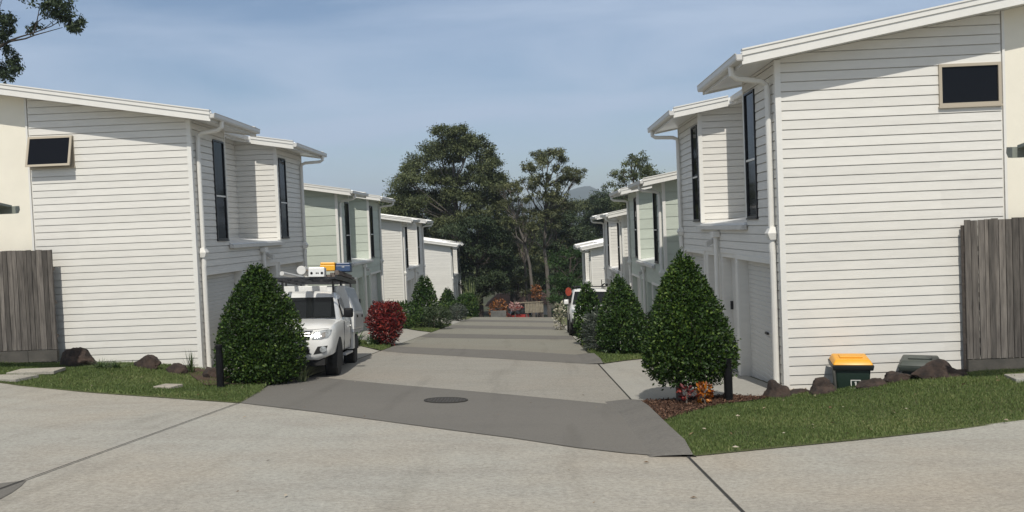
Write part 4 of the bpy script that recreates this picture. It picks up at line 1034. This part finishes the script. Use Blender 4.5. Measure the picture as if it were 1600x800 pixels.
bush('low_shrub', 'spreading grey-green shrub at the road edge by the third house', 'shrub', gd(-4.75,39.0), 1.5, 1.0, LM['dark'], 2200, 0.14, 0.02, 'round', 33, 'low spreading shrubs', None, 0.3, 0.3, 0.25)
bush('low_shrub', 'low loose shrub just behind the red croton', 'shrub', gd(-6.0,37.5), 1.7, 1.15, LM['lilly2'], 2000, 0.15, 0.02, 'round', 35, 'low spreading shrubs', None, 0.4, 0.3, 0.25)
bush('low_shrub', 'grey-green shrub beside the narrow cone shrub by the kerb', 'shrub', gd(-4.75,50.6), 1.2, 1.0, LM['silver'], 1100, 0.16, 0.02, 'round', 36, 'low spreading shrubs', None, 0.3, 0.3, 0.25)
bush('low_shrub', 'dark low shrub in front of the narrow cone shrub', 'shrub', gd(-5.6,52.6), 1.3, 0.95, LM['lilly2'], 1100, 0.17, 0.02, 'round', 37, 'low spreading shrubs', None, 0.4, 0.3, 0.25)
bush('low_shrub', 'silvery spiky shrub leaning over the kerb in front of the SUV', 'shrub', gd(1.85,23.9), 0.95, 1.15, LM['silver'], 1500, 0.17, 0.02, 'round', 39, 'low spreading shrubs', None, 0.18, 0.3, 0.3)
bush('low_shrub', 'pale cream variegated shrub on the road side of the SUV', 'shrub', gd(1.15,38.2), 0.5, 1.25, LM['cream'], 230, 0.15, 0.02, 'round', 41, 'low spreading shrubs', None, 0.4, 0.3, 0.25)
bush('low_shrub', 'dark shrub tucked between the cone shrub and the sage garage', 'shrub', gd(3.3,23.2), 0.9, 1.2, LM['dark'], 1500, 0.11, 0.02, 'round', 43, 'low spreading shrubs', None, 0.5, 0.3, 0.2)
strappy('strappy_plant', 'clump of green strap leaves behind the ute wheel', 'plant', gd(-5.75,26.0), 0.75, 0.72, 70, LM['strap'], 0.07, 'strap-leaved clumps')
strappy('strappy_plant', 'clump of green strap leaves touching the red croton', 'plant', gd(-5.15,26.1), 0.6, 0.55, 50, LM['strap'], 0.06, 'strap-leaved clumps')
strappy('spiky_tuft', 'thin spiky tuft between the low rocks under the downpipe', 'plant', gd(-6.9,16.35), 0.30, 0.60, 26, LM['strap'], 0.022, 'spiky tufts', 0.2)
strappy('spiky_tuft', 'dry spiky tuft beside the front tyre of the ute', 'plant', gd(-4.35,15.25), 0.38, 0.48, 60, LM['reed'], 0.018, 'spiky tufts', 0.35)
strappy('spiky_tuft', 'ragged grass tuft against the foot of the flat-topped rock', 'plant', gd(-8.2,15.95), 0.45, 0.25, 90, LM['strap'], 0.016, 'spiky tufts', 0.3)
strappy('spiky_tuft', 'ragged grass tuft spreading from the biggest brown rock', 'plant', gd(-8.5,16.05), 0.5, 0.28, 100, LM['strap'], 0.016, 'spiky tufts', 0.3)
strappy('cane_plant', 'tall pale arching cane plant beyond the lowest house corner', 'plant', (-4.9,66.0,-5.3), 1.5, 4.0, 110, LM['reed'], 0.15, None, 0.55)
# garden hose on the sage garage wall
b = MB(); b.tube([(3.70+0.0, 22.6+0.34*math.cos(t), hz(3.6,22.6)+0.55+0.30*math.sin(t)+0.004*t) for t in np.linspace(0, 18.8, 70)], 0.018, 6)
tag(b.build('garden_hose', M['black'], None, smooth=True), 'coiled dark garden hose hanging by the sage green garage', 'hose')

# ------------------------------------------------------------------ trees
def tree(name, label, base, clumps, lm, bark, trunk, leaf=0.3, limb=0.10, group=None, ratio=0.38, droop=0.35, twigs=2, dens=2.5):
    """clumps: (x,y,z,rx,rz,n) in metres from the base; a limb runs from the trunk to each clump"""
    root = empty(name, base, 0, label, 'tree', group)
    mb = MB(); mb.tube([p[:3] for p in trunk], [p[3] for p in trunk], 9)
    TP = [Vector(p[:3]) for p in trunk]
    Ps, Ds, Ns, Ts, Ls = [], [], [], [], []
    for ci, (x, y, z, rx, rz, n) in enumerate(clumps):
        c = Vector((x, y, z))
        # limb starts on the trunk below the clump
        cand = [p for p in TP if p.z < z-0.3*abs(x)] or [TP[0]]
        s = min(cand, key=lambda p: (p-c).length)
        mid = s.lerp(c, 0.5)+Vector((random.gauss(0,0.25), random.gauss(0,0.25), -0.08*(c-s).length))
        mb.tube([s, s.lerp(mid,0.5)+Vector((0,0,-0.05)), mid, c], [limb, limb*0.8, limb*0.6, limb*0.25], 6)
        for k in range(twigs):
            a = random.random()*6.28; e = c+Vector((math.cos(a)*rx*0.8, math.sin(a)*rx*0.6, random.uniform(-0.2,0.7)*rz))
            mb.tube([mid.lerp(c,0.6), e], [limb*0.35, limb*0.12], 5)
        n = int(n*dens)
        f = lumps(1000+ci, 18)
        # sub-tufts give the clump an uneven outline with gaps
        m = max(5, int(n/55)); u = rdir(m); u[:,2] = np.where(u[:,2] < -0.35, -u[:,2], u[:,2])
        q = RNG.uniform(0.35, 1.0, m)[:, None]
        ctr = u*q*np.array([[rx, rx, rz]])
        pick = RNG.integers(0, m, n); rt = rx*0.27*(0.7+0.6*RNG.random(m))
        off = RNG.normal(size=(n,3))*rt[pick][:,None]*np.array([[0.62,0.62,0.42]])
        P = ctr[pick]+off+np.array([[x,y,z]])
        Ps.append(P)
        out = ctr[pick]/np.array([[rx,rx,rz]])
        Ds.append(rdir(n)*0.8+out*0.4+np.array([[0,0,-droop]])); Ns.append(rdir(n)*0.7+out*0.5+np.array([[0,0,0.8]]))
        tuft = RNG.random(m)
        Ts.append(np.clip(RNG.beta(2,2.2,n)*0.75+0.35*tuft[pick]-0.05, 0, 1)); Ls.append(leaf*RNG.uniform(0.65,1.3,n))
    P = np.concatenate(Ps); L = np.concatenate(Ls)
    mb.build('trunk', bark, root, smooth=True)
    L = L*0.64
    leaf_object('crown', P, np.concatenate(Ds), np.concatenate(Ns), L, L*ratio, lm, root, np.concatenate(Ts))
    return root

def crown(rows, seed, y_spread, n_per, r=(1.2, 1.9)):
    """rows: (z, x_left, x_right) outline in metres -> clumps filling it"""
    rnd = random.Random(seed); out = []
    for z, a, b in rows:
        x = a
        while x <= b+0.01:
            rr = rnd.uniform(*r); out.append((x+rnd.gauss(0,0.25), rnd.uniform(-y_spread, y_spread), z+rnd.gauss(0,0.35), rr, rr*rnd.uniform(0.55,0.8), int(n_per*rr*rr/2.2)))
            x += rr*rnd.uniform(0.95, 1.45)
        rr = rnd.uniform(*r); out.append((b-0.3*rr, rnd.uniform(-y_spread, y_spread), z+rnd.gauss(0,0.3), rr*0.9, rr*0.65, int(n_per*rr*rr/2.4)))
    return out
def px2x(px, Y): return (px-830)/1300*Y
# the big gum: crown from px 612 to 790, top at 197
Y1 = 86; b1 = (px2x(709,Y1), Y1, -9.15); s1 = Y1/1300
def rows_px(px0, Yd, zb, lst):
    """outline rows given as measured angles: (height above base, left, right) in metres"""
    return [((356-py+0.04*(830-0.5*(a+b)))*Yd/1300+1.62-zb, (a-px0)*Yd/1300, (b-px0)*Yd/1300) for py, a, b in lst]
rw = rows_px(705, Y1, -8.6, [(206,692,726),(222,672,758),(240,655,768),(258,650,775),(276,630,778),(294,626,785),(312,616,788),(330,612,788),(350,614,790),(372,618,780),(396,625,770)])
tree('gum_tree', 'largest gum tree, with the broad rounded crown beyond the road end', b1, crown(rw, 4, 3.4, 560), LM['gum'], M['bark_pale'],
     [(0,0,-1,0.55),(0.1,0,4,0.45),(-0.2,0,8,0.36),(0.4,0,12,0.28),(0.2,0,15.5,0.18),(0.3,0,19.0,0.07)], 0.42, 0.13, 'gum trees beyond the road end')
# open gum with bare limbs
Y2 = 80; zb2 = -8.4
rw = rows_px(850, Y2, zb2, [(242,846,866),(254,830,884),(266,822,896),(278,824,902),(290,832,900),(304,832,872),(320,836,884),(336,836,876),(352,832,868)])
tree('gum_tree', 'open gum tree with small leaf clumps and a pale straight trunk', (px2x(852,Y2), Y2, zb2), crown(rw, 9, 2.2, 330, (0.75,1.25)), LM['gum2'], M['bark_pale'],
     [(0.1,0,-1,0.22),(0.05,0,3,0.20),(0,0,6,0.18),(-0.2,0,8,0.15),(0.1,0,11,0.13),(0.2,0,14,0.09),(0.5,0,16.2,0.04)], 0.38, 0.085, 'gum trees beyond the road end', twigs=4)
rw = rows_px(826, 77, -8.4, [(286,790,800),(300,786,814),(316,784,818),(332,786,824),(348,788,832),(364,792,840)])
tree('gum_tree', 'thin leaning gum tree with forked pale limbs', (px2x(828,77), 77, -8.4), crown(rw, 12, 1.6, 300, (0.7,1.1)), LM['gum2'], M['bark_pale'],
     [(0.1,0,-1,0.17),(0.0,0,4,0.15),(-0.15,0,6.6,0.13),(-0.5,0,8.6,0.11),(-1.3,0,11.0,0.06),(-1.7,0,13.5,0.03)], 0.36, 0.08, 'gum trees beyond the road end', twigs=4)
b = MB()
# dead twiggy stems beside the open gum
root = empty('dead_tree', (px2x(818,82), 82, -8.5), 0, 'bare leafless tree with thin grey branches between the gums', 'tree')
b.tube([(0.1,0,-1),(0,0,6),(-0.1,0,9.5)], [0.16,0.12,0.07], 7)
rnd = random.Random(5)
for k in range(16):
    z = rnd.uniform(6, 10); a = rnd.uniform(-0.9, 0.9); l = rnd.uniform(2.4, 5.5)
    p = Vector((-0.05,0,z)); q = p+Vector((math.sin(a)*l*0.45, rnd.gauss(0,0.4), l*0.8)); b.tube([p, p.lerp(q,0.5)+Vector((math.sin(a)*0.3,0,-0.1)), q], [0.06,0.04,0.012], 5)
    for j in range(3):
        s = p.lerp(q, rnd.uniform(0.4,0.9)); b.tube([s, s+Vector((rnd.gauss(0,0.5),rnd.gauss(0,0.3),rnd.uniform(0.5,1.3)))], [0.025,0.008], 4)
b.build('trunk', M['bark'], root)

def simple_tree(label, px, Yd, zb, outline, lm, seed, n=420, leaf=0.38, r=(1.1,1.7), ys=2.2, bark='bark_dark', name='tree', group='trees in the valley beyond the road'):
    rw = rows_px(px, Yd, zb, outline); top = max(z for z,_,_ in rw)
    return tree(name, label, (px2x(px,Yd), Yd, zb), crown(rw, seed, ys, n, r), lm, M[bark],
         [(0,0,-1,0.3),(0.1,0,top*0.35,0.24),(-0.1,0,top*0.65,0.16),(0.1,0,top*0.95,0.05)], leaf, 0.09, group, ratio=0.45)
simple_tree('dense dark tree under the largest gum beside the lowest house', 745, 79, -8.3, [(352,722,768),(372,712,785),(394,705,790),(418,706,792),(438,716,785),(452,735,770)], LM['dark'], 21, 460, 0.36)
simple_tree('dark leafy tree behind the roofs of the white houses', 660, 98, -9.0, [(322,618,690),(345,612,705),(370,610,715),(396,640,720),(422,690,725),(446,700,728)], LM['dark'], 22, 430, 0.42, (1.3,2.0))
simple_tree('dark olive tree between the thin gum and the dense tree', 795, 90, -8.8, [(350,778,815),(370,765,830),(392,768,835),(416,775,840),(440,780,842)], LM['gum'], 23, 400, 0.38)
simple_tree('rounded bright green tree beside the lowest house on the bin side', 888, 71, -7.8, [(396,878,906),(412,868,920),(430,862,925),(450,860,925),(470,862,920)], LM['green'], 24, 520, 0.27, (0.8,1.2), 1.8)
simple_tree('dark tree in the gap behind the pale straight trunk', 868, 100, -9.1, [(345,862,900),(365,850,915),(388,845,930),(412,840,930),(440,845,920),(462,850,900)], LM['dark'], 25, 420, 0.42, (1.3,2.0))
simple_tree('broad olive tree left of the mountain above the lowest roof', 905, 128, -10.0, [(326,920,950),(330,878,896),(344,868,890),(344,925,960),(360,866,965),(376,870,975),(398,890,960)], LM['gum'], 26, 430, 0.50, (1.6,2.5), 3)
simple_tree('dark tree below the mountain behind the third house', 955, 118, -9.7, [(310,955,978),(322,942,990),(338,930,1000),(354,925,1000),(374,920,1000)], LM['dark'], 27, 430, 0.48, (1.5,2.3), 3)
simple_tree('small crowned tree peeping over the sage green roof', 990, 66, -4.6, [(264,982,1002),(278,968,1015),(294,966,1020),(310,970,1020)], LM['gum'], 28, 420, 0.30, (0.8,1.3), 1.8)
simple_tree('pale olive tree far behind the bare limbs', 835, 140, -10.5, [(364,790,850),(376,785,880),(392,790,890)], LM['gum2'], 29, 380, 0.55, (1.8,2.6), 3)
simple_tree('low dark tree at the foot of the pale straight trunk', 838, 84, -8.6, [(424,818,850),(438,812,858),(448,815,862)], LM['dark'], 30, 380, 0.30, (0.8,1.2), 1.4)
simple_tree('yellow-green scrubby tree above the brown roof', 805, 82, -8.5, [(440,790,820),(452,784,828)], LM['gum2'], 31, 380, 0.28, (0.7,1.1), 1.0)
simple_tree('dark tree between the largest gum and the third house roof', 612, 112, -9.5, [(318,600,640),(340,596,640),(362,600,640)], LM['dark'], 32, 400, 0.46, (1.5,2.2), 2.5)
# tall gum behind the nearest house on the ute side
Y3 = 38; zt = -2.2
def P3(px, py): return ((px+6)*Y3/1300, 0.0, (356-py+0.04*(830-px))*Y3/1300+1.62-zt)
base3 = (px2x(-6, Y3), Y3, zt)
cl = []
def cl3(px, py, r, n, rz=0.75): x, y, z = P3(px, py); cl.append((x, random.uniform(-0.6,0.6), z, r, r*rz, n))
for px, py, r, n in ((95,2,0.75,520),(112,14,0.75,620),(124,28,0.60,520),(130,44,0.30,170),(100,20,0.55,330),(85,-14,0.7,420),(110,-18,0.8,500),(118,36,0.4,220),(55,32,0.30,120),(48,40,0.25,80),
                     (4,20,0.55,420),(16,34,0.45,300),(6,48,0.55,360),(18,56,0.3,140),(10,78,0.45,300),(20,88,0.35,180),(8,104,0.65,460),(22,112,0.45,260),(-10,60,0.9,600),(-20,100,1.0,700),(-30,20,1.1,700),(-25,-30,1.3,800),(30,-30,1.0,600),(60,-45,1.2,700)): cl3(px, py, r, n)
t3 = empty('gum_tree', base3, 0, 'tall dark gum behind the nearest ute-side house, one branch reaching out', 'tree', 'gum trees beyond the road end')
mb = MB(); mb.tube([(-0.3,0,-1),(-0.25,0,5),P3(-12,120),P3(-8,60),P3(-14,0),P3(-20,-40)], [0.36,0.30,0.22,0.18,0.13,0.07], 9)
for path, r in (([(4,70),(22,60),(40,54),(62,48),(90,38),(105,30)],0.05),([(6,70),(24,61),(48,57),(62,52),(85,46),(108,40)],0.05),([(62,48),(68,30),(72,14),(80,4)],0.035),([(66,33),(76,26),(90,20)],0.025),([(48,49),(58,38),(62,36)],0.02),([(70,22),(78,14),(88,12)],0.02),([(75,44),(92,32),(105,24)],0.02),([(-8,60),(4,30),(10,8),(16,-8)],0.035),([(2,20),(6,6),(8,-6)],0.02)):
    pts = [P3(*p) for p in path]; k = len(pts); mb.tube(pts, [r*(1-0.75*i/(k-1)) for i in range(k)], 6)
mb.build('trunk', M['bark_dark'], t3, smooth=True)
Ps, Ds, Ns, Ts, Ls = [], [], [], [], []
for (x, y, z, rx, rz, n) in cl:
    m = max(6, n//38); u = rdir(m)*RNG.uniform(0.3,1.0,m)[:,None]*np.array([[rx,rx,rz]]); pk = RNG.integers(0,m,n)
    Ps.append(u[pk]+RNG.normal(size=(n,3))*rx*0.14+np.array([[x,y,z]])); Ds.append(rdir(n)+np.array([[0,0,-0.3]])); Ns.append(rdir(n)+np.array([[0,0,0.6]])); Ts.append(np.clip(RNG.beta(2,2.5,n)+0.2*RNG.random(m)[pk]-0.1,0,1)); Ls.append(0.17*RNG.uniform(0.7,1.3,n))
L = np.concatenate(Ls); leaf_object('crown', np.concatenate(Ps), np.concatenate(Ds), np.concatenate(Ns), L, L*0.4, LM['dark'], t3, np.concatenate(Ts))

# far wood: one mass of crowns over the valley
def wood(name, n, xr, yr, hr, m, leaf, per):
    cx = RNG.uniform(*xr, n); cy = RNG.uniform(*yr, n); cz = H(cx, cy); hh = RNG.uniform(*hr, n); rr = hh*RNG.uniform(0.25,0.4,n)
    pk = np.repeat(np.arange(n), per); k = len(pk)
    u = rdir(k)*RNG.uniform(0.5,1,k)[:,None]
    P = np.stack([cx[pk]+u[:,0]*rr[pk], cy[pk]+u[:,1]*rr[pk], cz[pk]+hh[pk]*0.58+u[:,2]*hh[pk]*0.42], 1)
    tt = RNG.random(n)
    leaf_object(name, P, rdir(k)+np.array([[0,0,-0.2]]), rdir(k)*0.6+u+np.array([[0,0,0.6]]), leaf*RNG.uniform(0.7,1.3,k), leaf*0.6, m, None, np.clip(RNG.beta(2,2.5,k)*0.7+0.4*tt[pk]-0.05,0,1), kind='stuff')
wood('woodland', 260, (-75, 75), (150, 330), (7, 11.5), LM['gum'], 0.95, 420)
wood('woodland', 420, (-220, 260), (330, 900), (12, 20), LM['dark'], 1.9, 170)
for o in bpy.data.objects:
    if o.name.startswith('woodland'): o.visible_shadow = True

# ------------------------------------------------------------------ behind the crest
def gz(x, y): return hz(x, y)
hb = empty('distant_house', (-1.6, 93.0, -8.8), 0, 'low house with a dark brown roof at the foot of the trees', 'house')
b = MB(); b.box((-3.4,0,-0.6), (3.4,5,2.0)); b.build('wall', M['far_wall'], hb)
b = MB(); b.prism([(-3.9,-0.6,1.95),(3.9,-0.6,1.95),(3.9,5.6,1.95),(-3.9,5.6,1.95)], [(-2.6,2.3,3.1),(2.6,2.3,3.1),(2.6,2.7,3.1),(-2.6,2.7,3.1)]); b.build('roof', M['brown_roof'], hb)
for x in (-2.2, 0.6):
    b = MB(); b.box((x-0.7,-0.06,0.6), (x+0.7,-0.004,1.6)); w = b.build('window', M['trim_white'], hb)
    b = MB(); b.box((x-0.62,-0.075,0.68), (x+0.62,-0.061,1.52)); b.build('pane', M['glass'], w)
sw = MB(); sw.box((-3.95,74.6,gz(-3.3,74.6)-0.4), (-2.55,74.9,gz(-3.3,74.6)+1.30))
tag(sw.build('block_wall', M['stonewall'], None, bevel=0.02), 'short grey block wall just over the crest', 'wall')
tf = empty('timber_fence', (-0.85, 74.8, gz(0,74.8)+0.85), 0, 'pale timber rail fence in front of the brown-roofed house', 'fence')
b = MB()
for x in np.arange(0, 1.55, 0.14): b.box((x,-0.02,0.30), (x+0.12,0.0,1.15))
b.build('palings', M['timber_pale'], tf)
b = MB(); b.box((-1.0,0.002,1.20), (1.7,0.08,1.29)); b.build('rail', M['timber_pale'], tf)
for x in (-0.95, 0.1, 1.55):
    b = MB(); b.box((x,0.09,-1.6), (x+0.10,0.18,1.42)); b.build('post', M['bark'], tf)
rc = empty('red_car', (-1.55, 76.6, gz(-1.5,76.6)+0.05), R(12), 'red car glinting between the trunks beyond the crest', 'car')
b = MB(); loft(b, [(-2.0,[(0,0.3),(0.6,0.3),(0.75,0.5),(0.7,0.62),(0,0.66)]),(-1.0,[(0,0.25),(0.8,0.25),(0.85,0.6),(0.8,0.9),(0,0.95)]),(1.8,[(0,0.25),(0.8,0.25),(0.85,0.6),(0.8,0.95),(0,0.98)]),(2.0,[(0,0.4),(0.7,0.4),(0.75,0.6),(0.7,0.9),(0,0.9)])]); b.build('body', M['red'], rc, smooth=True)
b = MB(); loft(b, [(-0.9,[(0,0.9),(0.75,0.9),(0.7,0.94),(0,0.96)]),(-0.2,[(0,0.9),(0.77,0.9),(0.58,1.42),(0,1.46)]),(1.0,[(0,0.9),(0.77,0.9),(0.58,1.42),(0,1.46)]),(1.8,[(0,0.9),(0.7,0.9),(0.62,1.0),(0,1.0)])]); b.build('cabin', M['carglass'], rc, smooth=True)
b = MB(); b.box((-0.55,-0.15,1.46), (0.55,0.95,1.49)); b.build('roof', M['red'], rc)
for x in (-0.75, 0.75):
    for y in (-1.25, 1.25):
        w = MB(); w.lathe([(0.1,-0.1),(0.3,-0.1),(0.3,0.1),(0.1,0.1)], (x,y,0.3), 'x', 16); w.build('wheel', M['rubber'], rc)
bush('rust_shrub', 'rust-orange leafy shrub over the grey block wall', 'shrub', (-3.3,75.8,gz(-3.3,75.8)), 1.6, 2.35, LM['rust'], 560, 0.20, 0.2, 'round', 51, 'rust-leaved shrubs')
bush('rust_shrub', 'rust-orange shrub above the timber rail fence', 'shrub', (0.25,76.6,gz(0.3,76.6)), 0.9, 3.6, LM['rust'], 260, 0.20, 2.3, 'round', 52, 'rust-leaved shrubs')
bush('flowering_shrub', 'pink-white flowering shrub beside the red car', 'shrub', (-1.75,74.8,gz(-1.7,74.8)), 1.0, 2.05, leaf_mat('pink petal', (0.30,0.10,0.09), (0.55,0.34,0.32), (0.78,0.66,0.64), 0.6, 0.2), 300, 0.17, 1.35, 'round', 53)
# distant houses on the valley side
for i, (px, Yd, w_) in enumerate(((800,420,9),(822,470,8),(908,430,9),(900,520,8))):
    x = px2x(px, Yd); z = gz(x, Yd)+13.0
    h = empty('distant_house', (x, Yd, z), R(20*i), ['pale house on the far valley side left of the thin gum limbs','pale house on the far valley side behind the thin gum limbs','pale house on the far valley side under the mountain','small pale house on the far valley side below the mountain'][i], 'house', 'houses on the far valley side')
    b = MB(); b.box((-w_/2,-4,-14), (w_/2,4,3)); b.build('wall', M['trim_white'], h)
    b = MB(); b.prism([(-w_/2-0.6,-4.6,2.95),(w_/2+0.6,-4.6,2.95),(w_/2+0.6,4.6,2.95),(-w_/2-0.6,4.6,2.95)], [(-w_/2+2,-0.3,5.4),(w_/2-2,-0.3,5.4),(w_/2-2,0.3,5.4),(-w_/2+2,0.3,5.4)]); b.build('roof', M['roof_metal'], h)

# hills
def hills():
    X = np.linspace(-1500, 1900, 170); Y = np.linspace(2300, 3700, 60); gx, gy = np.meshgrid(X, Y)
    def g(cx, cy, sx, sy, h): return h*np.exp(-((gx-cx)/sx)**2-((gy-cy)/sy)**2)
    z = -22+66*np.exp(-np.abs((gx-205)/105)**1.35-((gy-2900)/300)**2)+g(150,2900,200,400,62)+g(-60,3000,260,400,86)+g(-480,3100,300,400,110)+g(-1000,3000,400,400,90)+g(560,3050,260,400,70)+g(1000,3000,400,400,85)
    z += 3.5*np.sin(gx/31)*np.sin(gy/47+gx/90)+2*np.sin(gx/13+gy/19)
    nx, ny = len(X), len(Y); v = np.stack([gx,gy,z],-1).reshape(-1,3)
    i = np.arange(ny-1)[:,None]*nx+np.arange(nx-1)[None,:]; f = np.stack([i,i+1,i+nx+1,i+nx],-1).reshape(-1,4)
    me = bpy.data.meshes.new('hills'); me.from_pydata(v.tolist(), [], f.tolist())
    for p in me.polygons: p.use_smooth = True
    me.materials.append(M['hill']); o = bpy.data.objects.new('hills', me); COL.objects.link(o); o['kind'] = 'structure'
hills()
# air
HAZE = 0.00028
mb = MB(); mb.box((-2700,-70,-60), (2700,4300,190)); hz_o = mb.build('haze', M['hill']); hz_o['kind'] = 'stuff'
hm = bpy.data.materials.new('haze air'); hm.use_nodes = True
nt = hm.node_tree; nt.nodes.remove(nt.nodes['Principled BSDF'])
pv = nt.nodes.new('ShaderNodeVolumePrincipled'); pv.inputs['Density'].default_value = HAZE; pv.inputs['Color'].default_value = (0.72, 0.82, 0.95, 1)
nt.links.new(pv.outputs[0], nt.nodes['Material Output'].inputs['Volume'])
hz_o.data.materials[0] = hm

# ------------------------------------------------------------------ light and sky
EL = 52.0; sun_dir = Vector((0.006, -0.775, 1.0)).normalized()
sd = bpy.data.lights.new('sun', 'SUN'); sd.energy = 3.35; sd.angle = R(0.5); sd.color = (1.0, 0.95, 0.86)
so = bpy.data.objects.new('sun', sd); COL.objects.link(so); so.rotation_euler = sun_dir.to_track_quat('Z', 'Y').to_euler(); so.location = (0,-20,40)
wd = bpy.data.worlds.new('World'); SC.world = wd; wd.use_nodes = True
N = wd.node_tree.nodes; LK = wd.node_tree.links; bgn = N['Background']; bgn.inputs['Strength'].default_value = 0.10
sk = N.new('ShaderNodeTexSky'); sk.sky_type = 'NISHITA'; sk.sun_disc = False; sk.sun_elevation = math.asin(sun_dir.z); sk.sun_rotation = math.atan2(sun_dir.x, sun_dir.y); sk.air_density = 1.0; sk.dust_density = 1.0; sk.ozone_density = 2.2
tc = N.new('ShaderNodeTexCoord'); mp = N.new('ShaderNodeMapping'); mp.inputs['Scale'].default_value = (1.0, 1.0, 5.5); mp.inputs['Rotation'].default_value = (0, R(9), 0)
LK.new(tc.outputs['Generated'], mp.inputs[0])
nz = N.new('ShaderNodeTexNoise'); nz.inputs['Scale'].default_value = 2.3; nz.inputs['Detail'].default_value = 7; nz.inputs['Roughness'].default_value = 0.5; nz.inputs['Distortion'].default_value = 0.5
LK.new(mp.outputs[0], nz.inputs['Vector'])
cr = N.new('ShaderNodeValToRGB'); cr.color_ramp.elements[0].position = 0.38; cr.color_ramp.elements[1].position = 0.64
cr.color_ramp.elements[0].color = (0.05,)*3+(1,); cr.color_ramp.elements[1].color = (0.85,)*3+(1,)
LK.new(nz.outputs['Fac'], cr.inputs[0])
mx = N.new('ShaderNodeMix'); mx.data_type = 'RGBA'; LK.new(cr.outputs[0], mx.inputs[0]); LK.new(sk.outputs[0], mx.inputs[6]); mx.inputs[7].default_value = (4.6, 5.65, 7.3, 1)
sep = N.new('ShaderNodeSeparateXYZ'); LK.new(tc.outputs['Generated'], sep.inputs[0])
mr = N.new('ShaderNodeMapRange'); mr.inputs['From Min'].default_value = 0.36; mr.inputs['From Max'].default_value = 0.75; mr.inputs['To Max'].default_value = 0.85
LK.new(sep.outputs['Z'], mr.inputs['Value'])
mx2 = N.new('ShaderNodeMix'); mx2.data_type = 'RGBA'; LK.new(mr.outputs[0], mx2.inputs[0]); LK.new(mx.outputs[2], mx2.inputs[6]); mx2.inputs[7].default_value = (4.0, 3.85, 3.55, 1)  # warm grey upper dome, out of view, added to neutralise the blue fill
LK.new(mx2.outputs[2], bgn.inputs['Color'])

# ------------------------------------------------------------------ camera: level street view, tipped 2.3 degrees
F = 1300.0
Yc = Vector((30/F, 43/F, -1)).normalized(); Zc = Vector((-0.04, 1, 0)); Zc = (Zc-Yc*Zc.dot(Yc)).normalized(); Xc = Yc.cross(Zc)
cam = bpy.data.cameras.new('camera'); co = bpy.data.objects.new('camera', cam); COL.objects.link(co)
co.matrix_world = Matrix.Translation((0, 0, 1.62)) @ Matrix((Xc, Yc, Zc)).to_4x4()
cam.sensor_width = 36; cam.lens = F/1600*36; cam.clip_end = 9000; cam.clip_start = 0.1
SC.camera = co
SC.view_settings.view_transform = 'Standard'; SC.view_settings.look = 'None'; SC.view_settings.exposure = 0.08; SC.view_settings.gamma = 1.0
SC.cycles.max_bounces = 6; SC.cycles.volume_bounces = 0; SC.cycles.transparent_max_bounces = 4
SC.cycles.use_denoising = True
